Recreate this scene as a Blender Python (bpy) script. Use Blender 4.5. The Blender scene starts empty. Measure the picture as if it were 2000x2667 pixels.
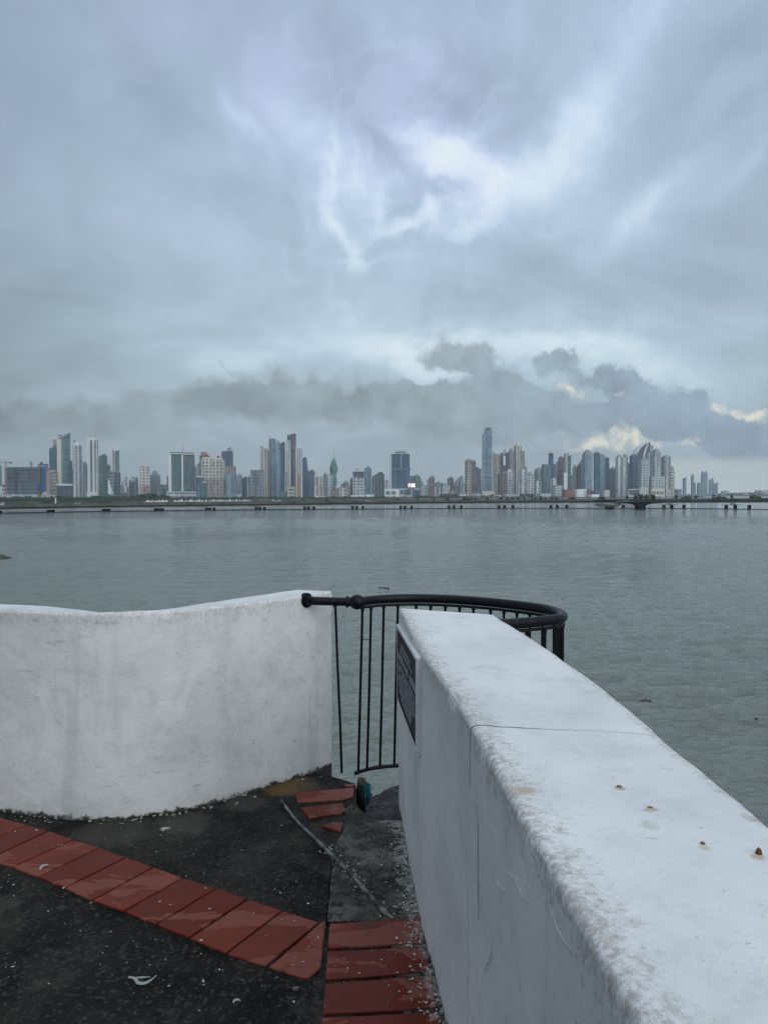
import bpy, math, random
import numpy as np
from mathutils import Vector, noise as mnoise
random.seed(7); rng = np.random.default_rng(5)
sc = bpy.context.scene
R = math.radians
# ------------------------------------------------------------------ camera
F = 2004.0; PITCH = R(1.358); EYE = 1.5; WATER = -10.5
cam = bpy.data.cameras.new("camera"); cam.sensor_fit = 'VERTICAL'; cam.sensor_height = 36.0
cam.lens = 36.0 * F / 2667; cam.clip_start = 0.02; cam.clip_end = 40000
co = bpy.data.objects.new("camera", cam); sc.collection.objects.link(co)
co.location = (0, 0, EYE); co.rotation_euler = (R(90) - PITCH, 0, 0); sc.camera = co

# ------------------------------------------------------------------ node helpers
class NT:
    def __init__(s, tree): s.t = tree; s.n = tree.nodes; s.l = tree.links
    def new(s, typ, **kw):
        n = s.n.new(typ)
        for k, v in kw.items(): setattr(n, k, v)
        return n
    def put(s, sock, v):
        if hasattr(v, 'links') or isinstance(v, bpy.types.NodeSocket): s.l.new(v, sock)
        elif v is not None:
            try: sock.default_value = v
            except Exception: sock.default_value = tuple(v) + (1,) if len(v) == 3 else v
    def math(s, op, a, b=None, c=None, clamp=False):
        n = s.new('ShaderNodeMath', operation=op, use_clamp=clamp)
        s.put(n.inputs[0], a)
        if b is not None: s.put(n.inputs[1], b)
        if c is not None: s.put(n.inputs[2], c)
        return n.outputs[0]
    def vmath(s, op, a, b=None, out=0):
        n = s.new('ShaderNodeVectorMath', operation=op); s.put(n.inputs[0], a)
        if b is not None: s.put(n.inputs[1], b)
        return n.outputs[out]
    def noise(s, vec, scale, detail=4, rough=.55, out=0, dist=0.0):
        n = s.new('ShaderNodeTexNoise'); s.put(n.inputs['Vector'], vec)
        n.inputs['Scale'].default_value = scale; n.inputs['Detail'].default_value = detail
        n.inputs['Roughness'].default_value = rough; n.inputs['Distortion'].default_value = dist
        return n.outputs[out]
    def voro(s, vec, scale, feature='F1', out='Distance', rnd=1.0):
        n = s.new('ShaderNodeTexVoronoi', feature=feature); s.put(n.inputs['Vector'], vec)
        n.inputs['Scale'].default_value = scale; n.inputs['Randomness'].default_value = rnd
        return n.outputs[out]
    def scale(s, vec, v, loc=(0, 0, 0), rot=(0, 0, 0)):
        n = s.new('ShaderNodeMapping'); s.put(n.inputs[0], vec); n.inputs['Scale'].default_value = v
        n.inputs['Location'].default_value = loc; n.inputs['Rotation'].default_value = rot
        return n.outputs[0]
    def mr(s, v, a, b, c=0.0, d=1.0, smooth=True):
        n = s.new('ShaderNodeMapRange', interpolation_type='SMOOTHSTEP' if smooth else 'LINEAR')
        s.put(n.inputs[0], v); n.inputs[1].default_value = a; n.inputs[2].default_value = b
        n.inputs[3].default_value = c; n.inputs[4].default_value = d
        return n.outputs[0]
    def mix(s, f, a, b, typ='MIX'):
        n = s.new('ShaderNodeMix', data_type='RGBA', blend_type=typ, clamp_factor=True)
        s.put(n.inputs[0], f)
        for i, v in ((6, a), (7, b)):
            if isinstance(v, bpy.types.NodeSocket): s.l.new(v, n.inputs[i])
            else: n.inputs[i].default_value = tuple(v)[:3] + (1,)
        return n.outputs[2]
    def bump(s, h, strength, dist, normal=None):
        n = s.new('ShaderNodeBump'); s.put(n.inputs['Height'], h)
        n.inputs['Strength'].default_value = strength; n.inputs['Distance'].default_value = dist
        if normal is not None: s.l.new(normal, n.inputs['Normal'])
        return n.outputs[0]

# ------------------------------------------------------------------ world: overcast sky in world directions
SUN_EL, SUN_AZ = 33, 150
w = bpy.data.worlds.new("World"); sc.world = w; w.use_nodes = True
T = NT(w.node_tree); T.n.clear()
gen = T.new('ShaderNodeTexCoord').outputs['Generated']
sep = T.new('ShaderNodeSeparateXYZ'); T.l.new(gen, sep.inputs[0])
sx, sy, sz = sep.outputs
az = T.math('ARCTAN2', sx, sy); el = T.math('ARCSINE', sz)
def comb(a, b, c=0.0):
    n = T.new('ShaderNodeCombineXYZ'); T.put(n.inputs[0], a); T.put(n.inputs[1], b); T.put(n.inputs[2], c); return n.outputs[0]
P = comb(az, el)
# cloud layer coordinates (a flat layer overhead) for streaks that converge to the horizon
zc = T.math('ADD', T.math('MAXIMUM', sz, 0.0), 0.16)
plane = comb(T.math('DIVIDE', sx, zc), T.math('DIVIDE', sy, zc))
def warp(v, scale, amt, detail=4):
    c = T.noise(gen, scale, detail, .6, out=1)
    d = T.vmath('SUBTRACT', c, (.5, .5, .5))
    n = T.new('ShaderNodeVectorMath', operation='MULTIPLY_ADD')
    T.l.new(d, n.inputs[0]); n.inputs[1].default_value = (amt, amt, 0); T.l.new(v, n.inputs[2])
    return n.outputs[0]
Psoft = warp(P, 6.5, .12, 5); Phard = warp(P, 17, .075, 8)
def blobs(vec, lst, start=0.0):
    acc = start
    for (x, y, rx, ry, rot, amp) in lst:
        a = math.atan((x - 1000) / F); e = math.atan((1286 - y) / F * math.cos(a))
        if acc is start: src = vec
        else:      # a vanishing dependence on the running sum keeps the evaluation sequential (limited shader stack)
            q = T.new('ShaderNodeVectorMath', operation='MULTIPLY_ADD'); T.l.new(acc, q.inputs[0]); q.inputs[1].default_value = (1e-7, 1e-7, 0); T.l.new(vec, q.inputs[2]); src = q.outputs[0]
        m = T.new('ShaderNodeMapping', vector_type='TEXTURE'); T.l.new(src, m.inputs[0])
        m.inputs['Location'].default_value = (a, e, 0); m.inputs['Rotation'].default_value = (0, 0, R(rot))
        m.inputs['Scale'].default_value = (rx / F, ry / F, 1)
        d2 = T.vmath('DOT_PRODUCT', m.outputs[0], m.outputs[0], out='Value')
        acc = T.math('MULTIPLY_ADD', T.math('POWER', .37, d2), amp, acc)
    return acc
soft = [(850, 400, 170, 62, -24, .34), (1170, 410, 150, 52, -18, .44), (1180, 400, 60, 34, 0, .22), (1270, 470, 110, 34, -30, .10),
        (588, 235, 30, 90, 12, .08), (612, 300, 24, 60, 25, .10), (668, 362, 95, 22, -40, .17), (705, 215, 100, 85, -30, .15),
        (1400, 450, 210, 58, 40, .28), (1500, 345, 130, 70, 30, .18), (1240, 560, 110, 52, 35, .20), (1250, 640, 70, 26, 10, .14), (1420, 600, 60, 20, 0, .12),
        (1005, 594, 46, 22, -20, .20), (1068, 606, 54, 20, 5, .24), (1128, 560, 24, 46, 0, .26),
        (872, 500, 20, 66, 5, .12), (893, 588, 54, 20, -45, .24), (921, 650, 20, 52, 5, .18), (930, 700, 48, 40, 0, .12), (990, 540, 20, 66, -25, .12),
        (1050, 500, 560, 270, 0, .10), (1000, 730, 720, 230, 0, .12), (1350, 905, 430, 66, -6, .36), (1000, 930, 460, 60, 0, .24), (640, 930, 200, 66, 0, .16), (1700, 970, 220, 66, -25, .22),
        (1740, 500, 240, 50, 36, .18), (1860, 260, 130, 34, 42, .15), (1950, 430, 170, 26, 38, .14), (1640, 590, 130, 46, 25, .10), (1560, 330, 100, 46, 55, .10),
        (1650, 60, 170, 60, 50, .16), (1080, 60, 170, 60, 0, .10), (1110, 180, 130, 36, -20, .12), (480, 420, 60, 60, 0, .09), (560, 460, 80, 46, 0, .08), (480, 60, 60, 120, 10, .06),
        (1175, 255, 105, 60, 0, -.16), (985, 385, 74, 26, -26, -.20), (1060, 552, 46, 24, 0, -.20), (1140, 480, 110, 20, -12, -.12), (1120, 525, 60, 20, 0, -.08), (1290, 540, 60, 20, 35, -.08), (1310, 380, 60, 30, 30, -.10),
        (180, 230, 300, 150, 0, -.05), (440, 300, 90, 130, 20, -.11), (1800, 190, 210, 110, 20, -.17), (1900, 330, 160, 40, 40, -.12), (640, 545, 240, 50, 5, -.10), (1480, 720, 300, 60, 0, -.08),
        (120, 900, 400, 160, 0, -.04), (1860, 720, 220, 100, 0, -.10), (330, 420, 60, 40, 0, -.05)]
big = T.noise(gen, 2.6, 5, .55); strk = T.noise(T.scale(plane, (1, 1, 1), rot=(0, 0, .6)), .85, 8, .58, dist=1.5)
L = blobs(Psoft, soft, 0.0)
L = T.math('ADD', L, T.math('MULTIPLY', T.math('SUBTRACT', strk, .5), .80))
rg = T.math('ABSOLUTE', T.math('SUBTRACT', T.noise(Psoft, 7.5, 5, .55, dist=.5), .5))
gl_ = T.math('MULTIPLY', T.mr(T.vmath('DISTANCE', P, (.04, .37, 0), out='Value'), .30, .04), T.mr(rg, .085, .0))
L = T.math('ADD', L, T.math('MULTIPLY', gl_, .12))
L = T.math('ADD', L, T.math('MULTIPLY', T.math('SUBTRACT', T.noise(Psoft, 6.0, 7, .60, dist=1.0), .5), .42))
L = T.math('ADD', L, T.math('MULTIPLY', T.math('SUBTRACT', big, .5), .12))
L = T.math('ADD', L, 1.0)
elf = T.mr(el, 0.0, .52, smooth=False)
base = T.mix(elf, (.300, .395, .450), (.318, .402, .520))
lav = T.mr(T.noise(gen, 3.3, 3), .42, .64)
base = T.mix(T.math('MULTIPLY', T.math('MULTIPLY', lav, .55), T.mr(el, .2, .45)), base, (.345, .385, .560))
base = T.mix(T.math('MULTIPLY', T.mr(el, .16, -.02), .55), base, (.265, .33, .385))
n = T.new('ShaderNodeVectorMath', operation='SCALE'); T.l.new(base, n.inputs[0]); T.l.new(L, n.inputs['Scale']); skyc = T.mix(T.mr(L, 1.18, 1.85, 0, .9), n.outputs[0], (.66, .725, .75))
cum = [(250, 1085, 360, 60, 0, .50), (760, 1050, 290, 54, 0, .80), (720, 1005, 130, 26, 0, .45), (1010, 1055, 110, 42, 0, .6),
       (1195, 922, 84, 34, -6, .9), (1255, 968, 66, 28, -30, .8), (1130, 945, 60, 18, 0, .35), (1434, 943, 88, 22, 0, 1.0), (1400, 930, 40, 12, 0, .2), (1560, 985, 84, 22, -12, .85),
       (1650, 1020, 70, 30, -38, .95), (1650, 1085, 120, 50, 0, 1.0), (1780, 1095, 150, 56, -15, 1.1), (1890, 1140, 130, 52, -28, 1.2),
       (1975, 1190, 90, 26, -30, .9), (1360, 1010, 96, 26, -10, .65), (1430, 1070, 190, 48, 0, .8), (1130, 1030, 150, 40, 0, .6), (1330, 1020, 30, 20, 0, .3),
       (1300, 1125, 380, 46, 0, .6), (590, 955, 50, 9, -15, .35), (2200, 1180, 200, 60, 0, .8), (-250, 1080, 300, 60, 0, .6),
       (1600, 1162, 95, 27, 0, -1.0), (1500, 1174, 55, 16, 0, -.6), (1800, 1170, 60, 15, 0, -.8), (1935, 1068, 60, 14, -10, -.9), (1490, 1008, 66, 12, -15, -.8), (1340, 950, 46, 22, 0, -.6), (1090, 985, 60, 12, 0, -.5), (1560, 1035, 50, 9, -5, -.6), (1860, 1226, 260, 22, 0, -1.0)]
C = blobs(Phard, cum, 0.0)
C = T.math('ADD', C, T.math('MULTIPLY', T.math('SUBTRACT', T.noise(gen, 9, 4, .6), .5), 1.0))
C = T.math('ADD', C, T.math('MULTIPLY', T.math('SUBTRACT', T.noise(gen, 30, 8, .62), .5), .75))
Cm = T.math('MULTIPLY', T.mr(C, .20, .74), .88)
side = T.mr(az, .0, .45)
cc = T.mix(side, (.202, .256, .292), (.195, .262, .345))
dk = T.new('ShaderNodeVectorMath', operation='SCALE'); T.l.new(cc, dk.inputs[0]); T.l.new(T.mr(T.noise(gen, 13, 7, .62), .32, .68, .82, 1.34), dk.inputs['Scale'])
skyc = T.mix(Cm, skyc, dk.outputs[0])
lowd = T.math('MULTIPLY', T.mr(el, .060, .025), T.mr(az, .28, .12))
skyc = T.mix(T.math('MULTIPLY', lowd, .55), skyc, (.285, .36, .415))
lowr = T.math('MULTIPLY', T.mr(el, .048, .034), T.mr(az, .22, .34))
skyc = T.mix(T.math('MULTIPLY', lowr, .8), skyc, (.46, .52, .52))
warm = [(1470, 1003, 60, 10, -10, .35), (1610, 1030, 20, 9, -20, .4), (1890, 1085, 16, 10, 0, .4), (1603, 1157, 80, 26, 0, .95), (1500, 1170, 50, 17, 0, .6), (1585, 1122, 20, 18, 0, .4), (1815, 1165, 70, 17, 0, .7), (1690, 1170, 60, 20, 0, .35),
        (1930, 1072, 60, 13, -10, .8), (1972, 1105, 20, 26, 0, .45), (1290, 930, 24, 20, 0, .2), (1500, 1012, 60, 10, -10, .5), (1420, 985, 60, 10, -12, .3), (1700, 985, 60, 18, -35, .3)]
W = blobs(Phard, warm, 0.0)
W = T.math('MULTIPLY', W, T.mr(T.noise(gen, 30, 8, .68), .36, .62, .25, 1.25))
skyc = T.mix(T.mr(W, .22, 1.0, 0, .95, smooth=False), skyc, (.74, .715, .60))
# brighter cloud overhead and behind; left sky dimmed for the unseen old town's shade
zen = T.mr(el, .58, 1.25, 1.0, 1.80)
skyc = T.mix(T.mr(el, .58, .95, 0, .8), skyc, (.36, .415, .46))
skyc = T.mix(T.mr(sy, .0, -.5, 0, .7), skyc, (.325, .395, .465))
dim = T.math('MULTIPLY', T.mr(sx, -.1, -.75, 1.0, .55), T.mr(sy, .1, -.7, 1.0, 1.25))
g = T.math('MULTIPLY', zen, dim)
n = T.new('ShaderNodeVectorMath', operation='SCALE'); T.l.new(skyc, n.inputs[0]); T.l.new(g, n.inputs['Scale'])
skyn = T.new('ShaderNodeTexSky', sky_type='NISHITA'); skyn.sun_disc = False
skyn.sun_elevation = R(SUN_EL); skyn.sun_rotation = R(SUN_AZ); skyn.air_density = 2; skyn.dust_density = 4
nis = T.new('ShaderNodeVectorMath', operation='SCALE'); T.l.new(skyn.outputs[0], nis.inputs[0]); nis.inputs['Scale'].default_value = 0.08
final = T.mix(.93, nis.outputs[0], n.outputs[0])
final = T.mix(T.mr(sz, -.02, -.2), final, (.10, .12, .12))
bg = T.new('ShaderNodeBackground'); T.l.new(final, bg.inputs[0]); bg.inputs[1].default_value = 1.27
ow = T.new('ShaderNodeOutputWorld'); T.l.new(bg.outputs[0], ow.inputs[0])
w.cycles.sampling_method = 'MANUAL'; w.cycles.sample_map_resolution = 512
# ------------------------------------------------------------------ sun through the overcast, exposure
sl = bpy.data.lights.new("sun", 'SUN'); sl.energy = 1.0; sl.angle = R(50); sl.color = (1, 1, 1)
so = bpy.data.objects.new("sun", sl); sc.collection.objects.link(so)
sd = Vector((math.sin(R(SUN_AZ)) * math.cos(R(SUN_EL)), math.cos(R(SUN_AZ)) * math.cos(R(SUN_EL)), math.sin(R(SUN_EL))))
so.rotation_euler = sd.to_track_quat('Z', 'Y').to_euler()
sc.view_settings.view_transform = 'Standard'; sc.view_settings.look = 'None'
sc.view_settings.exposure = 0.0; sc.view_settings.gamma = 1.0; sc.view_settings.use_curve_mapping = False
sc.cycles.max_bounces = 6; sc.cycles.volume_bounces = 1

# ------------------------------------------------------------------ geometry helpers
CP, SP = math.cos(PITCH), math.sin(PITCH)
def ray(x, y):
    cx = (x - 1000) / F; cy = -(y - 1333.5) / F
    return Vector((cx, CP + cy * SP, -SP + cy * CP))
def at(x, y, Y):
    d = ray(x, y); return Vector((0, 0, EYE)) + d * (Y / d.y)
def fp(x, y, z=0.0):
    d = ray(x, y); return Vector((0, 0, EYE)) + d * ((z - EYE) / d.z)
def smooth_path(pts, n):
    pts = [Vector(p) for p in pts]; out = []
    P_ = [pts[0] * 2 - pts[1]] + pts + [pts[-1] * 2 - pts[-2]]
    for i in range(len(pts) - 1):
        a, b, c, d = P_[i:i + 4]
        for k in range(n):
            t = k / n
            out.append(.5 * ((2 * b) + (-a + c) * t + (2 * a - 5 * b + 4 * c - d) * t * t + (-a + 3 * b - 3 * c + d) * t ** 3))
    out.append(pts[-1]); return out
def resample(pts, step):
    L_ = [0]
    for a, b in zip(pts, pts[1:]): L_.append(L_[-1] + (b - a).length)
    n_ = max(2, int(L_[-1] / step)); out = []; j = 0
    for i in range(n_ + 1):
        s = L_[-1] * i / n_
        while j < len(L_) - 2 and L_[j + 1] < s: j += 1
        t = (s - L_[j]) / max(1e-9, L_[j + 1] - L_[j]); out.append(pts[j].lerp(pts[j + 1], min(1, t)))
    return out
class MB:
    def __init__(s): s.v = []; s.f = []
    def add(s, vs, fs):
        o = len(s.v); s.v += [tuple(v) for v in vs]; s.f += [tuple(i + o for i in f) for f in fs]; return s
    def box(s, c, d, rz=0, taper=1.0, shift=(0, 0)):
        hx, hy, hz = d[0] / 2, d[1] / 2, d[2] / 2; cr, sr = math.cos(rz), math.sin(rz); vs = []
        for z, t, sh in ((-hz, 1, (0, 0)), (hz, taper, shift)):
            for x, y in ((-hx, -hy), (hx, -hy), (hx, hy), (-hx, hy)):
                x, y = x * t + sh[0], y * t + sh[1]
                vs.append((c[0] + x * cr - y * sr, c[1] + x * sr + y * cr, c[2] + z))
        return s.add(vs, [(3, 2, 1, 0), (4, 5, 6, 7), (0, 1, 5, 4), (1, 2, 6, 5), (2, 3, 7, 6), (3, 0, 4, 7)])
    def prism(s, poly, z0, z1):
        n_ = len(poly); z0s = z0 if isinstance(z0, (list, tuple)) else [z0] * n_; z1s = z1 if isinstance(z1, (list, tuple)) else [z1] * n_
        vs = [(p[0], p[1], a) for p, a in zip(poly, z0s)] + [(p[0], p[1], a) for p, a in zip(poly, z1s)]
        fs = [tuple(reversed(range(n_))), tuple(range(n_, 2 * n_))] + [(i, (i + 1) % n_, n_ + (i + 1) % n_, n_ + i) for i in range(n_)]
        return s.add(vs, fs)
    def tube(s, pts, r, seg=8, cap=True):
        pts = [Vector(p) for p in pts]; n_ = len(pts); rs = r if isinstance(r, (list, tuple)) else [r] * n_
        up = Vector((0, 0, 1)); vs = []
        for i, p in enumerate(pts):
            t = (pts[min(i + 1, n_ - 1)] - pts[max(i - 1, 0)]).normalized()
            ref = up if abs(t.z) < .9 else Vector((1, 0, 0))
            a = t.cross(ref).normalized(); b = t.cross(a).normalized()
            for k in range(seg):
                q = 2 * math.pi * k / seg; vs.append(p + (a * math.cos(q) + b * math.sin(q)) * rs[i])
        fs = [(i * seg + k, i * seg + (k + 1) % seg, (i + 1) * seg + (k + 1) % seg, (i + 1) * seg + k) for i in range(n_ - 1) for k in range(seg)]
        if cap: fs += [tuple(reversed(range(seg))), tuple(range((n_ - 1) * seg, n_ * seg))]
        return s.add(vs, fs)
    def lathe(s, c, prof, seg=16):
        vs = []; n_ = len(prof)
        for r, z in prof:
            for k in range(seg):
                q = 2 * math.pi * k / seg; vs.append((c[0] + r * math.cos(q), c[1] + r * math.sin(q), c[2] + z))
        fs = [(i * seg + k, i * seg + (k + 1) % seg, (i + 1) * seg + (k + 1) % seg, (i + 1) * seg + k) for i in range(n_ - 1) for k in range(seg)]
        fs += [tuple(reversed(range(seg))), tuple(range((n_ - 1) * seg, n_ * seg))]
        return s.add(vs, fs)
    def lump(s, c, r, seed=0, sub=1, amp=.35, sq=1.0):
        v0, f0 = ICO[sub]; vs = []
        for v in v0:
            k = 1 + amp * mnoise.noise(Vector(v) * 1.7 + Vector((seed * 7.3, seed * 3.1, seed)))
            vs.append((c[0] + v[0] * r * k, c[1] + v[1] * r * k, c[2] + v[2] * r * k * sq))
        return s.add(vs, f0)
    def build(s, name, mat, parent=None, smooth=False):
        me = bpy.data.meshes.new(name); me.from_pydata(s.v, [], s.f); me.materials.append(mat)
        if smooth: me.polygons.foreach_set('use_smooth', [True] * len(me.polygons))
        me.update(); o = bpy.data.objects.new(name, me); sc.collection.objects.link(o)
        if parent is not None: o.parent = parent
        return o
import bmesh
ICO = {}
for sub in (1, 2, 3):
    bm = bmesh.new(); bmesh.ops.create_icosphere(bm, subdivisions=sub, radius=1)
    ICO[sub] = ([tuple(v.co) for v in bm.verts], [tuple(v.index for v in f.verts) for f in bm.faces]); bm.free()
def tag(o, label=None, cat=None, group=None, kind=None):
    for k, v in (('label', label), ('category', cat), ('group', group), ('kind', kind)):
        if v: o[k] = v
    return o
def empty(name, loc, label=None, cat=None, group=None, rz=0):
    o = bpy.data.objects.new(name, None); sc.collection.objects.link(o); o.location = loc; o.rotation_euler = (0, 0, rz)
    o.empty_display_size = .1
    return tag(o, label, cat, group)
def local(o, mb):   # world-space builder -> local space of an unrotated empty
    l = o.location; mb.v = [(v[0] - l[0], v[1] - l[1], v[2] - l[2]) for v in mb.v]; return mb
def copy_tree(o, parent=None):
    c = o.copy(); sc.collection.objects.link(c); c.parent = parent
    for ch in o.children: copy_tree(ch, c)
    return c

# ------------------------------------------------------------------ materials
def mat(name, base, rough=.6, metal=0.0, spec=.5, var=None, bump=None, coat=0):
    m = bpy.data.materials.new(name); m.use_nodes = True; t = NT(m.node_tree); b = t.n['Principled BSDF']
    b.inputs['Base Color'].default_value = tuple(base) + (1,); b.inputs['Roughness'].default_value = rough
    b.inputs['Metallic'].default_value = metal; b.inputs['Specular IOR Level'].default_value = spec
    pos = t.new('ShaderNodeTexCoord').outputs['Object']
    if var:   # (scale, second colour, lo, hi)
        t.l.new(t.mix(t.mr(t.noise(pos, var[0], 5, .6), var[2], var[3]), base, var[1]), b.inputs['Base Color'])
    if bump: t.l.new(t.bump(t.noise(pos, bump[0], 5, .6), bump[1], bump[2]), b.inputs['Normal'])
    return m
def pos_of(t): return t.new('ShaderNodeNewGeometry').outputs['Position']
def attr(t, name): return t.new('ShaderNodeAttribute', attribute_name=name).outputs['Fac']
def overspray(t, pos):
    """whitewash drips and brush overspray beside the foot of the plaque wall"""
    s = t.new('ShaderNodeSeparateXYZ'); t.l.new(pos, s.inputs[0])
    d = t.math('ADD', t.math('MULTIPLY_ADD', s.outputs[1], .092, s.outputs[0]), -.363)      # 0 at the wall foot, negative away
    k = t.math('ADD', t.math('MULTIPLY', d, 9.0), t.math('MULTIPLY', t.math('SUBTRACT', t.noise(pos, 26, 6, .7), .5), 2.6))
    k = t.math('ADD', k, t.math('MULTIPLY', t.math('SUBTRACT', t.noise(pos, 5, 3, .6), .5), 1.4))
    a = t.math('MULTIPLY', t.math('MULTIPLY', t.mr(k, -.35, .1), t.mr(t.noise(pos, 38, 6, .75), .44, .52)), t.mr(t.noise(pos, 7, 3, .6), .30, .52, .35, 1))
    dots = t.mr(t.math('ADD', t.voro(pos, 34), t.math('MULTIPLY', d, -1.35)), .17, .13)
    return t.math('MAXIMUM', a, t.math('MULTIPLY', dots, t.mr(t.noise(pos, 4, 2), .45, .6))), d
# whitewashed masonry
def whitewash(name, kind):
    m = bpy.data.materials.new(name); m.use_nodes = True; t = NT(m.node_tree); b = t.n['Principled BSDF']
    pos = pos_of(t); edge = attr(t, 'edge'); foot = attr(t, 'foot')
    col = t.mix(t.mr(t.noise(pos, 2.3, 6, .62), .35, .7), (.77, .775, .765), (.66, .67, .665))
    col = t.mix(t.math('MULTIPLY', t.mr(t.noise(pos, 9, 7, .68), .5, .72), .5), col, (.56, .565, .55))
    st = t.noise(t.scale(pos, (7, 26, 30) if kind == 'left' else (14, 40, 46), rot=(.0, .25, .5)), 1.0, 6, .72)
    col = t.mix(t.math('MULTIPLY', t.mr(st, .56 if kind == 'left' else .61, .70), .55), col, (.36, .36, .35))
    sp = t.noise(pos, 85, 3, .6)
    col = t.mix(t.math('MULTIPLY', t.mr(sp, .66, .74), .55), col, (.26, .24, .22))
    if kind == 'left':
        pt = t.noise(t.scale(pos, (1, 1, .8)), 2.6, 5, .6, dist=.7)
        col = t.mix(t.math('MULTIPLY', t.mr(pt, .535, .55), .30), col, (.80, .81, .81)); col = t.mix(t.math('MULTIPLY', t.mr(pt, .44, .42), .20), col, (.50, .51, .52))
        col = t.mix(t.math('MULTIPLY', t.mr(t.noise(t.scale(pos, (5, 5, 4)), 1.0, 8, .75), .50, .68), .30), col, (.42, .425, .43))
    # grime gathered along the worn arris and the foot
    e1 = t.math('ADD', t.math('MULTIPLY', edge, -9.0), t.math('MULTIPLY', t.noise(pos, 34, 8, .76), 2.6))
    g1 = t.mr(e1, .55, 1.35)
    g1 = t.math('MULTIPLY', g1, t.mr(t.noise(pos, 75, 5, .65), .34, .62))
    col = t.mix(t.math('MULTIPLY', g1, .72 if kind != 'left' else .5), col, (.29, .25, .21))
    f1 = t.math('MULTIPLY', t.mr(t.math('ADD', t.math('MULTIPLY', foot, -6.5), t.math('MULTIPLY', t.noise(pos, 8, 6, .65), 2.2)), .5, 1.5), .75)
    col = t.mix(f1, col, (.50, .475, .43))
    flk = t.mr(t.math('ADD', foot, t.math('MULTIPLY', t.noise(pos, 24, 5, .7), -.10)), -.028, -.046)
    col = t.mix(flk, col, (.05, .048, .04))
    streak = t.mr(t.noise(t.scale(pos, (6, 6, .7)), 1.0, 5, .6), .55, .72)
    col = t.mix(t.math('MULTIPLY', streak, .42), col, (.45, .45, .44))
    h = t.math('ADD', t.math('MULTIPLY', t.noise(pos, 11, 8, .66), 1.0), t.math('MULTIPLY', t.noise(pos, 60, 6, .7), .22 if kind == 'left' else .12))
    ridged = t.math('ABSOLUTE', t.math('SUBTRACT', t.noise(t.scale(pos, (1, 1, 1.4)), 6, 4, .6, dist=.6), .5))
    h = t.math('ADD', h, t.math('MULTIPLY', t.mr(ridged, .03, .0), .10 if kind == 'left' else .10))
    if kind == 'right':
        s = t.new('ShaderNodeSeparateXYZ'); t.l.new(pos, s.inputs[0]); X, Y, Z = s.outputs
        wob = t.math('MULTIPLY', t.math('SUBTRACT', t.noise(pos, 7, 6, .65), .5), .05)
        c1 = t.math('ABSOLUTE', t.math('ADD', t.math('MULTIPLY_ADD', X, .166, Y), t.math('SUBTRACT', wob, 1.834)))
        m1 = t.math('MULTIPLY', t.mr(c1, .0052, .0018), t.math('MULTIPLY', t.mr(Z, .79, .82), t.mr(X, .50, .25, .25, 1)))
        c2 = t.math('ABSOLUTE', t.math('ADD', Y, t.math('SUBTRACT', wob, 1.70)))
        m2 = t.math('MULTIPLY', t.mr(c2, .0062, .0020), t.math('MULTIPLY', t.mr(Z, .53, .56), t.mr(Z, .79, .74)))
        c3 = t.math('ABSOLUTE', t.math('ADD', Y, t.math('SUBTRACT', wob, 1.83)))
        m3 = t.math('MULTIPLY', t.mr(c3, .0024, .0006), t.math('MULTIPLY', t.mr(Z, .2, .24), t.mr(Z, .62, .5)))
        cr = t.math('MAXIMUM', t.math('MAXIMUM', m1, m2), m3)
        col = t.mix(t.math('MULTIPLY', cr, .92), col, (.06, .06, .06))
        h = t.math('SUBTRACT', h, t.math('MULTIPLY', cr, 1.2))
        # rust bleed stains around old nails
        for (px_, py_, r_, c_) in ((1612, 2052, .012, (.32, .2, .1)), (1695, 2110, .016, (.35, .26, .15)), (1829, 2204, .014, (.45, .38, .2)),
                                   (1975, 2228, .014, (.4, .22, .08)), (1360, 2058, .030, (.42, .33, .2)), (1690, 2150, .022, (.45, .46, .36))):
            q = fp(px_, py_, .955)
            dd = t.vmath('DISTANCE', pos, tuple(q), out='Value')
            dd = t.math('ADD', dd, t.math('MULTIPLY', t.math('SUBTRACT', t.noise(pos, 40, 3), .5), .03))
            col = t.mix(t.mr(dd, r_, r_ * .25, 0, .6), col, c_)
    t.l.new(col, b.inputs['Base Color']); b.inputs['Roughness'].default_value = .72; b.inputs['Specular IOR Level'].default_value = .3
    t.l.new(t.bump(h, .5 if kind == 'left' else .42, .008 if kind == 'left' else .0045), b.inputs['Normal'])
    return m
M = {}
M['wall_l'] = whitewash('whitewash_rough', 'left'); M['wall_r'] = whitewash('whitewash_smooth', 'right')
M['iron'] = mat('black_painted_iron', (.004, .0055, .0085), .40, spec=.22, var=(30, (.011, .013, .016), .5, .75), bump=(60, .5, .002))
M['panel'] = mat('dark_bronze_panel', (.005, .0065, .009), .6, .1, spec=.12, var=(14, (.014, .016, .018), .5, .8), bump=(90, .5, .002))
M['letter'] = mat('worn_raised_letters', (.36, .39, .42), .6, 0, spec=.2)
M['frame'] = mat('painted_frame', (.60, .62, .61), .6, var=(18, (.42, .43, .42), .5, .75), bump=(40, .4, .004))
M['pvc'] = mat('grey_conduit', (.19, .195, .185), .55, spec=.2, var=(16, (.04, .038, .033), .42, .62), bump=(50, .4, .002))
M['chip'] = mat('white_paint_chips', (.50, .49, .45), .6, var=(40, (.20, .18, .13), .42, .6))
M['rust'] = mat('rusty_iron', (.10, .045, .02), .8, var=(60, (.2, .09, .03), .4, .6))
M['teal_rope'] = mat('teal_rope', (.02, .15, .16), .7, var=(40, (.04, .22, .21), .4, .6))
M['tan_rope'] = mat('tan_rope', (.22, .18, .12), .8, var=(40, (.12, .09, .06), .4, .6))
M['black'] = mat('black_rubber', (.006, .006, .006), .5)
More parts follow.
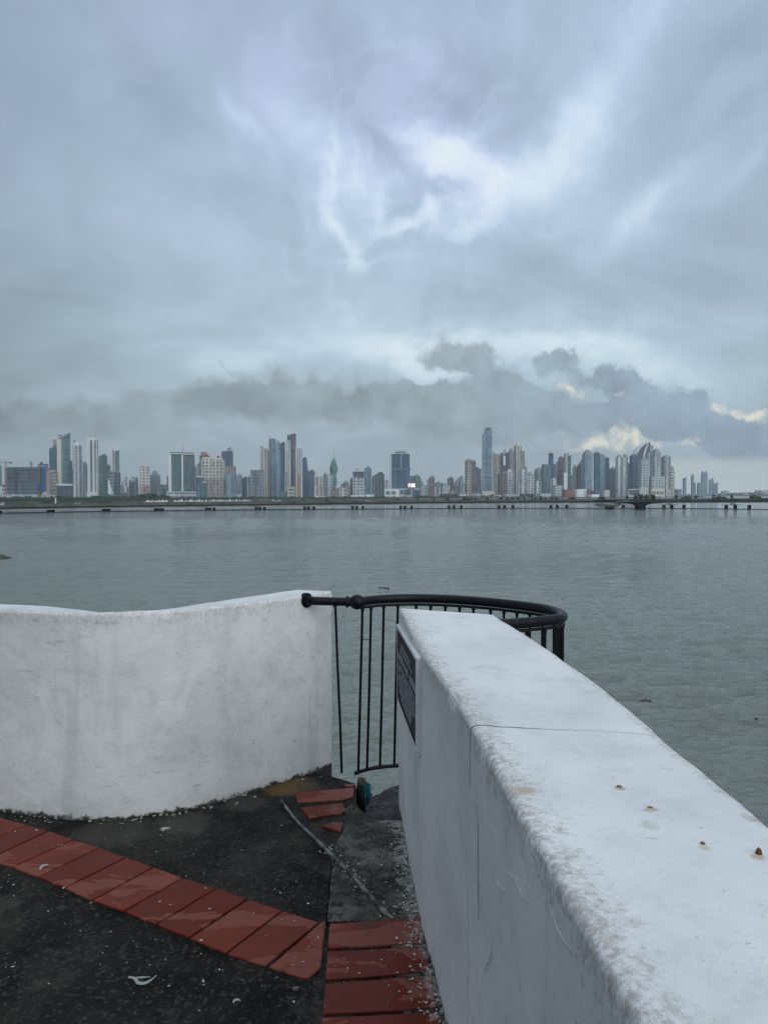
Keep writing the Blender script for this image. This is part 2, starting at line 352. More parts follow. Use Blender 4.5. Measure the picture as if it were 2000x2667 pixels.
M['wood'] = mat('wet_driftwood', (.03, .025, .02), .5, var=(20, (.06, .045, .03), .4, .6))
M['white'] = mat('white_plastic', (.30, .31, .30), .5)
M['red'] = mat('faded_red_plastic', (.22, .06, .05), .5)

def floor_mat(name, kind):
    m = bpy.data.materials.new(name); m.use_nodes = True; t = NT(m.node_tree); b = t.n['Principled BSDF']; pos = pos_of(t); b.inputs['Specular IOR Level'].default_value = {'agg': .06, 'conc': .10, 'ledge': .4, 'tile': .09}[kind]
    sp, d = overspray(t, pos)
    if kind == 'agg':
        pe = t.voro(pos, 95, out='Color'); pd = t.voro(pos, 95)
        pv = t.new('ShaderNodeSeparateColor'); t.l.new(pe, pv.inputs[0])
        col = t.mix(t.mr(t.noise(pos, 2.0, 5, .6), .38, .66), (.012, .012, .0115), (.038, .035, .028))
        col = t.mix(t.math('MULTIPLY', t.mr(t.noise(pos, 4.5, 6, .68), .50, .62), .75), col, (.005, .0055, .007))
        col = t.mix(t.math('MULTIPLY', t.mr(t.noise(pos, 30, 6, .7), .45, .7), .8), col, (.007, .007, .008))
        col = t.mix(t.math('MULTIPLY', t.mr(t.noise(pos, 3.1, 7, .7), .56, .66), .6), col, (.058, .054, .045))
        col = t.mix(t.math('MULTIPLY', t.mr(pv.outputs[0], .80, .95), .6), col, (.075, .07, .058))
        col = t.mix(t.math('MULTIPLY', t.mr(t.noise(pos, 170, 3, .6), .68, .76), .7), col, (.16, .15, .12))
        for (q, r_, c_, a_) in ((fp(748, 2047), .16, (.16, .095, .03), .85), (fp(800, 2050), .12, (.09, .07, .05), .7), (fp(480, 2140), .16, (.085, .078, .065), .6),
                                (fp(300, 2165), .2, (.07, .064, .052), .6), (fp(640, 2090), .14, (.08, .074, .062), .6)):
            dd = t.math('ADD', t.vmath('DISTANCE', t.scale(pos, (1, 1, 0)), (q.x, q.y, 0), out='Value'), t.math('MULTIPLY', t.math('SUBTRACT', t.noise(pos, 14, 6, .7), .5), .25))
            col = t.mix(t.mr(dd, r_, r_ * .45, 0, a_), col, c_)
        h = t.math('ADD', t.math('MULTIPLY', t.mr(pd, .0, .7, 1, 0), 1.0), t.math('MULTIPLY', t.noise(pos, 45, 6, .7), 1.6))
        ro = t.mr(t.noise(pos, 2.6, 5, .6), .40, .62, .55, .30); bs = (.9, .006)
    elif kind == 'conc':
        col = t.mix(t.mr(t.noise(pos, 5, 7, .68), .38, .66), (.040, .040, .034), (.135, .13, .112))
        col = t.mix(t.mr(t.noise(pos, 28, 7, .7), .48, .62), col, (.024, .024, .022))
        col = t.mix(t.math('MULTIPLY', t.mr(t.noise(pos, 80, 3, .6), .62, .72), .6), col, (.16, .155, .14))
        cr = t.math('ABSOLUTE', t.math('SUBTRACT', t.noise(pos, 3.0, 5, .6, dist=.8), .5))
        col = t.mix(t.mr(cr, .008, .002), col, (.01, .01, .01))
        h = t.math('ADD', t.noise(pos, 18, 8, .7), t.math('MULTIPLY', t.noise(pos, 90, 4), .35))
        ro = t.mr(t.noise(pos, 4, 4), .4, .6, .75, .4); bs = (.8, .012)
    elif kind == 'ledge':
        col = t.mix(t.mr(t.noise(pos, 22, 7, .75), .40, .60), (.020, .020, .023), (.085, .08, .088))
        h = t.math('ADD', t.noise(t.scale(pos, (12, 40, 12)), 1.0, 8, .75), t.math('MULTIPLY', t.voro(pos, 34), .5)); ro = t.mr(h, .4, .9, .25, .6); bs = (1.0, .035)
    else:
        isl = t.new('ShaderNodeNewGeometry').outputs['Random Per Island']
        col = t.mix(isl, (.115, .017, .009), (.19, .036, .021))
        col = t.mix(t.math('MULTIPLY', t.mr(t.noise(pos, 6, 6, .6), .45, .75), .7), col, (.09, .018, .010))
        wet = t.math('ADD', t.noise(t.scale(pos, (3, 7, 3), rot=(0, 0, .5)), 1.0, 5, .55, dist=.6), t.math('MULTIPLY', t.math('SUBTRACT', isl, .5), .16))
        sheen = t.mr(wet, .515, .53)
        col = t.mix(t.math('MULTIPLY', sheen, .75), col, (.215, .072, .052))  # pale patches put the wet tiles' sky reflection into the colour
        col = t.mix(t.math('MULTIPLY', t.mr(t.noise(pos, 60, 5, .7), .60, .68), .6), col, (.05, .03, .025))
        col = t.mix(t.math('MULTIPLY', t.mr(t.noise(pos, 11, 8, .78), .55, .63), .5), col, (.045, .026, .02))
        h = t.math('ADD', t.noise(pos, 12, 5), t.math('MULTIPLY', sheen, .15)); ro = t.math('ADD', t.math('MULTIPLY', sheen, .25), .22); bs = (.25, .003)
    if kind != 'ledge': col = t.mix(t.math('MULTIPLY', sp, .85), col, t.mix(t.mr(t.noise(pos, 55, 4, .7), .4, .6), (.24, .235, .215), (.50, .51, .49))); ro = t.mix(sp, ro, (.7, .7, .7))
    t.l.new(col, b.inputs['Base Color']); t.l.new(ro, b.inputs['Roughness'])
    t.l.new(t.bump(h, *bs), b.inputs['Normal']); return m
M['agg'] = floor_mat('dark_aggregate', 'agg'); M['conc'] = floor_mat('worn_concrete', 'conc')
M['ledge'] = floor_mat('wet_ledge', 'ledge'); M['tile'] = floor_mat('red_tile', 'tile')

# ------------------------------------------------------------------ water: one sheet of real chop, graded with distance
def water_mat():
    m = bpy.data.materials.new('bay_water'); m.use_nodes = True; t = NT(m.node_tree); b = t.n['Principled BSDF']; pos = pos_of(t)
    col = t.mix(t.mr(t.noise(t.scale(pos, (.012, .02, 1)), 1.0, 5, .6), .35, .68), (.088, .110, .083), (.114, .138, .103))
    t.l.new(col, b.inputs['Base Color']); b.inputs['IOR'].default_value = 2.0
    b.inputs['Roughness'].default_value = .07
    def wv(sx_, sy_, rot, det): return t.noise(t.scale(pos, (sx_, sy_, 1), rot=(0, 0, rot)), 1.0, det, .6, dist=.25)
    h = t.math('ADD', t.math('MULTIPLY', wv(.55, 1.25, .12, 4), 1.0), t.math('MULTIPLY', wv(2.1, 4.4, -.18, 4), .26))
    h = t.math('ADD', h, t.math('MULTIPLY', wv(.09, .24, .05, 4), 2.6))
    h = t.math('ADD', h, t.math('MULTIPLY', t.mr(t.math('ABSOLUTE', t.math('SUBTRACT', wv(.9, 3.2, .1, 5), .5)), .0, .07, 1, 0), .34))
    h = t.math('ADD', h, t.math('MULTIPLY', wv(5.0, 11.0, .2, 3), .10))
    t.l.new(t.bump(h, 1.0, .100), b.inputs['Normal']); return m
M['water'] = water_mat()
NYr, NXr = 900, 420
ys = np.geomspace(22, 420, NYr); us = np.linspace(-.64, .64, NXr)
X = us[None, :] * ys[:, None]; Y = np.repeat(ys[:, None], NXr, 1); Z = np.zeros_like(X)
for i in range(64):
    lam = float(.55 * (7.5 / .55) ** rng.uniform(0, 1)); th = float(rng.normal(math.pi / 2 + .12, .38)); k = 2 * math.pi / lam
    amp = .0108 * lam ** .82; ph = rng.uniform(0, 6.28)
    gridstep = ys * (math.log(420 / 22) / NYr); fade = np.clip(1.25 - gridstep * 3.2 / lam, 0, 1)[:, None]
    s = np.sin(k * (math.cos(th) * X + math.sin(th) * Y) + ph + .9 * np.sin(X * .21 + i) + .8 * np.sin(Y * .27 + 2 * i + X * .11))
    env = .55 + .45 * np.sin(X * (.7 / lam ** .5) + 3 * i + .4 * np.sin(Y * .5)) * np.sin(Y * (.5 / lam ** .5) + i)
    Z += fade * amp * env * (s + .5 * s * s)
edge = np.clip(np.minimum((Y - 22) / 3, (420 - Y) / 60), 0, 1) * np.clip((.64 - np.abs(us))[None, :] / .03, 0, 1)
gust = .7 + .5 * np.sin(X * .021 + 1.2 * np.sin(Y * .017)) * np.sin(Y * .031 + .8)
Z = WATER + Z * edge * gust
vs = np.stack([X, Y, Z], -1).reshape(-1, 3)
idx = np.arange(NYr * NXr).reshape(NYr, NXr)
fs = np.stack([idx[:-1, :-1], idx[:-1, 1:], idx[1:, 1:], idx[1:, :-1]], -1).reshape(-1, 4)
far = [(-30000, -2000), (30000, -2000), (30000, 30000), (-30000, 30000)]
c0, c1, c2, c3 = idx[0, 0], idx[0, -1], idx[-1, -1], idx[-1, 0]
nv = len(vs); vs = np.vstack([vs, np.array([(x, y, WATER) for x, y in far])])
fl = [tuple(int(i) for i in f) for f in fs]
# collar of flat faces round the graded patch
rowb = [int(i) for i in idx[0]]; rowt = [int(i) for i in idx[-1]]; colr = [int(i) for i in idx[:, -1]]; coll = [int(i) for i in idx[:, 0]]
for a, b_ in zip(rowb, rowb[1:]): fl.append((nv if a < len(rowb) // 2 else nv + 1, b_, a)[::1])
fl.append((nv, nv + 1, rowb[len(rowb) // 2]))
for a, b_ in zip(colr, colr[1:]): fl.append((nv + 1 if a < len(vs) // 2 else nv + 2, b_, a))
fl.append((nv + 1, nv + 2, [c for c in colr if c >= len(vs) // 2][0]))
for i, (a, b_) in enumerate(zip(rowt, rowt[1:])): fl.append((a, b_, nv + 3 if i < len(rowt) // 2 else nv + 2))
fl.append((nv + 2, nv + 3, rowt[len(rowt) // 2]))
for a, b_ in zip(coll, coll[1:]): fl.append((a, b_, nv if a < len(vs) // 2 else nv + 3))
fl.append((nv + 3, nv, [c for c in coll if c >= len(vs) // 2][0]))
me = bpy.data.meshes.new('water'); me.from_pydata(vs.tolist(), [], fl); me.materials.append(M['water'])
me.polygons.foreach_set('use_smooth', [True] * len(me.polygons)); me.update()
bm = bmesh.new(); bm.from_mesh(me); bmesh.ops.recalc_face_normals(bm, faces=bm.faces)
if sum(f.normal.z for f in bm.faces) < 0: bmesh.ops.reverse_faces(bm, faces=bm.faces)
bm.to_mesh(me); bm.free()
wo = bpy.data.objects.new('water', me); sc.collection.objects.link(wo); tag(wo, kind='structure')

# ------------------------------------------------------------------ terrace floor, ledge and rampart
def pl(pts, z=0.0): return [fp(x, y, z) for x, y in pts]
def earclip_sheet(mb, poly, z, thick):
    mb.prism([(p.x, p.y) for p in poly], z - thick, z)
floor_edge = pl([(700, 1985), (823, 2009), (840, 2016), (862, 2022), (895, 2031), (925, 2041), (929, 2062), (927, 2088), (936, 2106), (950, 2117), (975, 2131), (1034, 2137), (1100, 2137)])
mb = MB(); poly = [Vector((-9, 3.9, 0)), Vector((-9, -5, 0)), Vector((.9, -5, 0)), Vector((.9, 3.3, 0))] + list(reversed(floor_edge)) + [Vector((-1.2, 4.2, 0))]
earclip_sheet(mb, poly, 0, .22)
tag(mb.build('terrace_floor', M['agg']), kind='structure')
mb = MB(); patch = pl([(850, 2403), (853, 2350), (857, 2306), (864, 2262), (862, 2228), (878, 2196), (892, 2174), (897, 2150), (901, 2128), (896, 2114), (912, 2099), (926, 2104), (938, 2113), (952, 2122), (975, 2135), (1000, 2139), (1060, 2141), (1075, 2212), (1100, 2290), (1130, 2398)])
rp = []
for a, b_ in zip(patch, patch[1:] + patch[:1]):
    nseg = max(1, int((b_ - a).length / .02))
    for k in range(nseg):
        p = a.lerp(b_, k / nseg); q = mnoise.noise(p * 30) * .006; rp.append(p + Vector((q, -q, 0)))
earclip_sheet(mb, rp, .005, .004); tag(mb.build('concrete_patch', M['conc']), kind='structure')
ck = MB(); cl = resample([fp(x, y, .0062) for x, y in ((852, 2412), (852, 2380), (855, 2350), (857, 2320), (860, 2300), (862, 2270), (866, 2255))], .008)
cl = [p + Vector((mnoise.noise(p * 60) * .003, 0, 0)) for p in cl]; kk = len(cl)
ck.add([p + Vector((-.0022 - .001 * mnoise.noise(p * 90), 0, 0)) for p in cl] + [p + Vector((.0022 + .001 * mnoise.noise(p * 80), 0, 0)) for p in cl], [(i, i + 1, kk + i + 1, kk + i) for i in range(kk - 1)])
tag(ck.build('floor_joint', mat('open_joint', (.004, .004, .004), .9, spec=0)), kind='structure')
# concrete margin along the plaque wall
mb = MB(); strip = [(-.363 + .0 + .0, 0)]
inner = lambda y: .363 - .092 * y
mb.prism([(inner(2.82) - .11, 2.82), (inner(-3) - .075, -3), (inner(-3) + .2, -3), (inner(2.82) + .2, 2.82)], .001, .004)
tag(mb.build('wall_margin', M['conc']), kind='structure')
def rock_sheet(name, poly, z, thick, m, amp, seed):
    xs = [p.x for p in poly]; ys_ = [p.y for p in poly]
    bm = bmesh.new(); vv = [bm.verts.new((p.x, p.y, z)) for p in poly]; f = bm.faces.new(vv)
    r_ = bmesh.ops.extrude_face_region(bm, geom=[f]); 
    for e in r_['geom']:
        if isinstance(e, bmesh.types.BMVert): e.co.z = z - thick
    bmesh.ops.triangulate(bm, faces=bm.faces)
    for _ in range(4):
        bmesh.ops.subdivide_edges(bm, edges=[e for e in bm.edges if e.calc_length() > .05], cuts=1)
        bmesh.ops.triangulate(bm, faces=[f for f in bm.faces if len(f.verts) > 3])
    for v in bm.verts:
        n3 = mnoise.fractal(v.co * 6 + Vector((seed, 0, 0)), .7, 2, 5); v.co.z += n3 * amp; v.co.x += mnoise.noise(v.co * 9) * amp * .8; v.co.y += mnoise.noise(v.co * 8 + Vector((5, 5, 5))) * amp * .8
    bmesh.ops.recalc_face_normals(bm, faces=bm.faces)
    me = bpy.data.meshes.new(name); bm.to_mesh(me); bm.free(); me.materials.append(m)
    o = bpy.data.objects.new(name, me); sc.collection.objects.link(o); return o
led = pl([(948, 2122), (951, 2108), (958, 2092), (962, 2077), (975, 2070), (1003, 2058), (1034, 2046), (1100, 2025), (1300, 2000), (1300, 2190), (1034, 2165), (960, 2150)], -.05)
tag(rock_sheet('stone_ledge', led, -.05, .5, M['ledge'], .016, 3), kind='structure')
# rampart face that carries the terrace, down to the water
mb = MB(); ra = [(-9, 3.8), (-1.2, 4.05), (-.6, 4.0), (-.3, 3.9), (-.2, 3.7), (-.1, 3.62), (.9, 3.62), (.95, -5), (-9, -5)]
mb.prism(ra, WATER - 1, -.22)
o = mb.build('rampart', mat('rampart_stone', (.03, .03, .027), .8, var=(3, (.07, .065, .055), .4, .65), bump=(6, .8, .05)))
tag(o, 'dark old stone rampart wall below the terrace, rising from the water', 'rampart')

# red tiles
def shrink(poly, g):
    c = sum((Vector(p) for p in poly), Vector()) / len(poly); out = []
    n_ = len(poly)
    for i in range(n_):
        p = Vector(poly[i]); a = (Vector(poly[i - 1]) - p); b_ = (Vector(poly[(i + 1) % n_]) - p)
        a.normalize(); b_.normalize(); out.append(p + (a + b_) * g)
    return out
def tile_obj(name, polys, g=.0045):
    mb = MB()
    for poly in polys:
        q = shrink([fp(*p) if not isinstance(p, Vector) else p for p in poly], g)
        q2 = []
        for i in range(len(q)):
            a, b_ = q[i], q[(i + 1) % len(q)]
            for k in range(6):
                p = a.lerp(b_, k / 6); q2.append(p + Vector((mnoise.noise(p * 60), mnoise.noise(p * 60 + Vector((9, 9, 9))), 0)) * .0028 + (sum(q, Vector()) / len(q) - p).normalized() * (.006 * max(0, mnoise.noise(p * 17)) if k < 2 else 0))
        t_ = random.uniform(-.0008, .0008); n_ = len(q2)
        cc_ = sum(q2, Vector()) / n_
        top = [Vector((p.x, p.y, .0085 + t_)) + (cc_ - p).normalized() * .0025 for p in q2]
        vs_ = [(p.x, p.y, .001) for p in q2] + [(p.x, p.y, .0065 + t_) for p in q2] + [tuple(p) for p in top]
        fs_ = [(i, (i + 1) % n_, n_ + (i + 1) % n_, n_ + i) for i in range(n_)] + [(n_ + i, n_ + (i + 1) % n_, 2 * n_ + (i + 1) % n_, 2 * n_ + i) for i in range(n_)] + [tuple(range(2 * n_, 3 * n_))]
        mb.add(vs_, fs_)
    return tag(mb.build(name, M['tile']), kind='structure')
J = [((-30, 2124), (-205, 2176)), ((21, 2138), (-148, 2196)), ((76, 2152), (-90, 2217)), ((131, 2167), (-32, 2243)), ((194, 2190.5), (31.6, 2264)), ((261.6, 2211.6), (99, 2290)), ((331, 2237), (167, 2319)), ((403, 2262), (240, 2351)),
     ((479, 2290), (321, 2380)), ((567, 2317), (405, 2415)), ((648, 2345), (491, 2450)), ((736, 2376), (588, 2490)), ((834, 2406), (693, 2523))]
polys = [[J[i][0], J[i + 1][0], J[i + 1][1], J[i][1]] for i in range(len(J) - 1)]
JU, JL = [fp(*J[1][0]), fp(*J[0][0])], [fp(*J[1][1]), fp(*J[0][1])]      # the band goes on past the left border
for k in range(9):
    a1, a2 = JU[0] + (JU[1] - JU[0]) * (k + 1), JU[0] + (JU[1] - JU[0]) * (k + 2); b1, b2 = JL[0] + (JL[1] - JL[0]) * (k + 1), JL[0] + (JL[1] - JL[0]) * (k + 2)
    polys.append([a2, a1, b1, b2])
polys.append([(838, 2405), (851, 2401), (838, 2524), (800, 2559), (697, 2524)])
tile_obj('tile_path', polys)
rp_ = [[(857, 2411), (1098, 2394), (1108, 2462), (851, 2476)], [(851, 2483), (1108, 2469), (1126, 2537), (844, 2559)], [(844, 2567), (1126, 2545), (1142, 2632), (837, 2649)]]
a0, b0 = fp(837, 2649), fp(1142, 2632)
stepv = (fp(837, 2649) - fp(844, 2567)); stepr = (fp(1142, 2632) - fp(1126, 2545))
for k in range(14):
    o1, o2 = a0 + stepv * (.08 + 1.08 * k), b0 + stepr * (.08 + 1.08 * k); rp_.append([o1, o2, o2 + stepr, o1 + stepv])
tile_obj('tile_path', rp_, .003)
tile_obj('tile_path', [[(769, 2069), (855, 2061), (923, 2055), (921, 2079), (905, 2084), (893, 2087), (774, 2094)], [(783, 2108), (893, 2095), (900, 2111), (893, 2122), (805, 2135)],
                       [(837, 2155), (867, 2145), (894, 2146), (888, 2172)], [(893, 2046), (925, 2046), (924, 2052), (900, 2054)]], .001)

# ------------------------------------------------------------------ whitewashed walls
def sweep_wall(name, inner_p, outer_p, ztop_in, ztop_out, zb, m, rr=.018, cap_far=True, amp=.004, label='', seed=0, nz=46, nt=22):
    """inner_p / outer_p are matching lists of plan points; profile runs inner foot -> inner arris -> outer arris -> outer foot"""
    n_ = len(inner_p); prof = []
    for k in range(nz): prof.append(('i', k / (nz - 1)))
    for k in range(1, 7): prof.append(('ai', k / 7))
    for k in range(nt): prof.append(('t', k / (nt - 1)))
    for k in range(1, 7): prof.append(('ao', k / 7))
    for k in range(20): prof.append(('o', 1 - k / 19))
    vs_, ed, ft = [], [], []
    for i in range(n_):
        I, O = Vector(inner_p[i]), Vector(outer_p[i]); zi, zo = ztop_in[i], ztop_out[i]
        W_ = (O - I); wl = W_.length; wn = W_ / wl
        for kind, t_ in prof:
            if kind == 'i': p = Vector((I.x, I.y, zb + (zi - rr - zb) * t_)); e = zi - p.z; nn = -wn
            elif kind == 'ai':
                a = t_ * math.pi / 2; p = Vector((I.x, I.y, 0)) + wn * (rr - rr * math.cos(a)); p.z = zi - rr + rr * math.sin(a); e = 0; nn = (-wn + Vector((0, 0, 1))).normalized()
            elif kind == 't': s_ = rr + (wl - 2 * rr) * t_; p = Vector((I.x, I.y, 0)) + wn * s_; p.z = zi + (zo - zi) * t_; e = min(s_, (wl - s_) * 2.2); nn = Vector((0, 0, 1))
            elif kind == 'ao':
                a = t_ * math.pi / 2; p = Vector((O.x, O.y, 0)) - wn * (rr - rr * math.sin(a)); p.z = zo - rr + rr * math.cos(a); e = .02; nn = (wn + Vector((0, 0, 1))).normalized()
            else: p = Vector((O.x, O.y, zb + (zo - rr - zb) * t_)); e = zo - p.z + .05; nn = wn
            q = p + Vector((seed, 0, 0)); amul = 1.15 if kind in ('ai', 'ao') else 1
            dsp = amp * (1.3 * mnoise.noise(q * 3.1) + .7 * mnoise.noise(q * 9) + .25 * mnoise.noise(q * 24)) * amul
            if kind in ('ai',): dsp -= max(0, mnoise.noise(q * 9 + Vector((3, 1, 7))) - .22) * .007
            p = p + nn * dsp; vs_.append(tuple(p)); ed.append(e); ft.append(p.z)
    m_ = len(prof); fs_ = [(i * m_ + k, i * m_ + k + 1, (i + 1) * m_ + k + 1, (i + 1) * m_ + k) for i in range(n_ - 1) for k in range(m_ - 1)]
    # rounded end: rings shrink towards the end-face centre while stepping out
    def cap(i0, sgn):
        base_ = [Vector(vs_[i0 * m_ + k]) for k in range(m_)]
        nb = Vector(inner_p[i0]) - Vector(inner_p[i0 + (1 if i0 == 0 else -1)]); nb.z = 0; nb.normalize()
        cx_ = sum(base_, Vector()) / m_; prev = [i0 * m_ + k for k in range(m_)]
        for j in range(1, 5):
            a = j / 4 * math.pi / 2; st = len(vs_)
            for k, p in enumerate(base_):
                dr = p - cx_; dxy = Vector((dr.x, dr.y, 0)); shr = rr * (1 - math.cos(a))
                q = p - (dxy.normalized() * shr if dxy.length > 1e-4 else Vector()) + nb * rr * math.sin(a)
                if p.z > max(b.z for b in base_) - .06: q.z -= shr
                vs_.append(tuple(q)); ed.append(.06 if p.z > .8 else .3); ft.append(p.z)
            cur = list(range(st, st + m_))
            for k in range(m_ - 1): fs_.append((prev[k], prev[k + 1], cur[k + 1], cur[k]))
            prev = cur
        h_ = m_ // 2
        fs_.append(tuple(prev))
    cap(0, -1); cap(n_ - 1, 1)
    me = bpy.data.meshes.new(name); me.from_pydata(vs_, [], fs_); me.materials.append(m)
    me.polygons.foreach_set('use_smooth', [len(p.vertices) == 4 for p in me.polygons])
    for nm, arr in (('edge', ed), ('foot', ft)):
        at_ = me.attributes.new(nm, 'FLOAT', 'POINT'); at_.data.foreach_set('value', arr)
    me.update(); bm = bmesh.new(); bm.from_mesh(me); bmesh.ops.recalc_face_normals(bm, faces=bm.faces); bm.to_mesh(me); bm.free()
    o = bpy.data.objects.new(name, me); sc.collection.objects.link(o); return o
lp = [(-4.6, 5.6), (-3.6, 4.75), (-2.7, 4.02), (-2.2, 3.75), (-1.80, 3.60), (-1.40, 3.50), (-1.15, 3.535), (-.906, 3.63), (-.585, 3.90), (-.407, 4.08), (-.292, 4.225)]
path = resample(smooth_path([Vector((x, y, 0)) for x, y in lp], 12), .028)
norm = []
for i in range(len(path)):
    t_ = (path[min(i + 1, len(path) - 1)] - path[max(i - 1, 0)]).normalized(); norm.append(Vector((-t_.y, t_.x, 0)))
outp = [p + n_ * .27 for p, n_ in zip(path, norm)]
zin = [.955 + .008 * max(0, min(1, (p.x + 1.2) / .9)) + .004 * mnoise.noise(p * 2) for p in path]
zout = [z_ - (.012 + .026 * max(0, 1 - abs(p.x + 1.15) / .6) + (.006 if p.x < -1.33 else 0)) for z_, p in zip(zin, path)]
lw = sweep_wall('curved_wall', path, outp, zin, zout, -.25, M['wall_l'], amp=.0030, seed=3)
tag(lw, 'curved whitewashed masonry parapet with rough plaster, left of the iron railing', 'wall')
rin = [(.071, 3.65), (.123, 2.717), (.172, 2.19), (.204, 1.80), (.2255, 1.386), (.240, 1.157), (.250, .971), (.262, .80), (.30, .3), (.33, -.6), (.35, -1.6)]
rout = [(.492, 3.44), (.565, 2.75), (.607, 2.193), (.618, 1.731), (.624, 1.40), (.634, 1.2), (.645, 1.0), (.655, .80), (.69, .3), (.72, -.6), (.74, -1.6)]
A = resample(smooth_path([Vector((x, y, 0)) for x, y in rin], 16), .02); B = smooth_path([Vector((x, y, 0)) for x, y in rout], 16)
A0 = smooth_path([Vector((x, y, 0)) for x, y in rin], 16)
sa = [0]
for a, b_ in zip(A0, A0[1:]): sa.append(sa[-1] + (b_ - a).length)
Bm = []; Am = []
for i in range(len(A)):
    s_ = sa[-1] * i / (len(A) - 1); j = int(np.searchsorted(sa, s_, side='right') - 1); j = max(0, min(j, len(A0) - 2))
    t_ = (s_ - sa[j]) / (sa[j + 1] - sa[j]); Bp = B[j].lerp(B[j + 1], t_)
    if Bp.y < 1.74: Bp = Bp + Vector((.009 + .007 * mnoise.noise(Bp * 4), 0, 0))
    else: Bp = Bp + Vector((.008 + .003 * mnoise.noise(Bp * 5), 0, 0))
    Bm.append(Bp)
z1 = [.955 for _ in A]; z2 = [.953 + (.003 if p.y > 1.76 else 0) for p in Bm]
rw = sweep_wall('plaque_wall', A, Bm, z1, z2, -.6, M['wall_r'], rr=.016, amp=.0020, seed=11)
tag(rw, 'thick straight whitewashed wall with flat cracked top running towards the viewer', 'wall')
def wall_pt(px_, py_, off=.002):      # ray hit on the inner face
    d = ray(px_, py_); o_ = Vector((0, 0, EYE)); best = None
    for a, b_ in zip(A, A[1:]):
        r0 = a.x - d.x / d.y * a.y; r1 = b_.x - d.x / d.y * b_.y
        if r0 * r1 <= 0: best = a.lerp(b_, r0 / (r0 - r1)); break
    return at(px_, py_, best.y) + Vector((-off, 0, 0))
for seg in ([(1229, 2062), (1235, 2078), (1241, 2088), (1248, 2100)], [(1265, 2143), (1268, 2150), (1276, 2165), (1282, 2182)], [(1320, 2263), (1333, 2283), (1343, 2290), (1356, 2318), (1367, 2345), (1377, 2350)],
            [(1287, 2285), (1297, 2298), (1304, 2312), (1316, 2324)], [(1431, 2331), (1434, 2358), (1447, 2392), (1461, 2430), (1478, 2458), (1500, 2482), (1508, 2487)],
            [(1280, 2400), (1283, 2430), (1283, 2470), (1276, 2500), (1262, 2530), (1256, 2531)]):
    pts = resample(smooth_path([wall_pt(*p) for p in seg], 5), .006)
    pts = [p + Vector((0, mnoise.noise(p * 90) * .003, mnoise.noise(p * 80) * .002)) for p in pts]
    rs = [.0019 * math.sin(math.pi * (.08 + .84 * i / (len(pts) - 1))) * (.6 + .5 * abs(mnoise.noise(p * 50))) for i, p in enumerate(pts)]
    MB().tube(pts, rs, 5).build('peeling_paint', M['frame'], rw, smooth=True)

# ------------------------------------------------------------------ plaque
pq = empty('plaque', (.1, 3.12, .55), 'dark metal plaque with raised lettering in a white frame on the wall', 'plaque')
def wx(y):  # inner face x at depth y
    for a, b_ in zip(A, A[1:]):
        if b_.y <= y <= a.y: return a.x + (b_.x - a.x) * (a.y - y) / (a.y - b_.y)
    return A[0].x
def quad_at(u, v, off, y0=2.635, y1=3.56, zn=(.936, .592), zf=(.896, .532)):
    y_ = y1 + (y0 - y1) * u; zt = zf[0] + (zn[0] - zf[0]) * u; zb_ = zf[1] + (zn[1] - zf[1]) * u
    return Vector((wx(y1) + (wx(y0) - wx(y1)) * u - off, y_, zt + (zb_ - zt) * v))
def slab(mb, u0, u1, v0, v1, o0, o1):
    vs_ = [quad_at(u, v, o) for o in (o0, o1) for (u, v) in ((u0, v0), (u1, v0), (u1, v1), (u0, v1))]
    mb.add(vs_, [(0, 1, 2, 3), (7, 6, 5, 4), (4, 5, 1, 0), (5, 6, 2, 1), (6, 7, 3, 2), (7, 4, 0, 3)])
mb = MB()
slab(mb, 0, 1, 0, .045, -.02, .019); slab(mb, 0, 1, .955, 1, -.02, .016); slab(mb, 0, .018, .045, .955, -.02, .016); slab(mb, .978, 1, .045, .955, -.02, .019)
o = local(pq, mb).build('frame', M['frame'], pq); bv = o.modifiers.new('bevel', 'BEVEL'); bv.width = .003; bv.segments = 2
mb = MB(); slab(mb, .0181, .9779, .0451, .9549, -.02, .013); pnl = local(pq, mb).build('panel', M['panel'], pq)
mb = MB(); slab(mb, .035, .952, .075, .09, .0125, .0152); slab(mb, .035, .952, .915, .93, .0125, .0152); slab(mb, .035, .043, .09, .915, .0125, .0152); slab(mb, .944, .952, .09, .915, .0125, .0152)
local(pq, mb).build('border', M['panel'], pq)
mb = MB(); rl = random.Random(3)
for (v, h, ua, ub, cw) in ((.17, .035, .25, .70, .020), (.235, .035, .2, .78, .020), (.32, .085, .08, .92, .034), (.455, .034, .1, .9, .017), (.515, .034, .08, .9, .017), (.575, .034, .12, .88, .017), (.635, .034, .08, .92, .017),
                           (.695, .034, .1, .84, .017), (.755, .034, .15, .85, .017), (.815, .034, .25, .75, .017)):
    u = ua
    while u < ub:
        if rl.random() < .2: u += cw * .9; continue
        k = rl.random(); wd = cw * .55; st = cw * .16
        if k < .75: slab(mb, u, u + st, v, v + h, .0125, .0160)
        if k > .3: slab(mb, u + wd - st, u + wd, v, v + h, .0125, .0160)
        if .15 < k < .8: slab(mb, u, u + wd, v, v + h * .17, .0125, .0155)
        if k > .55: slab(mb, u, u + wd, v + h * .42, v + h * .56, .0125, .0155)
        if k < .5: slab(mb, u, u + wd, v + h * .83, v + h, .0125, .0155)
        u += cw
local(pq, mb).build('lettering', M['letter'], pq)

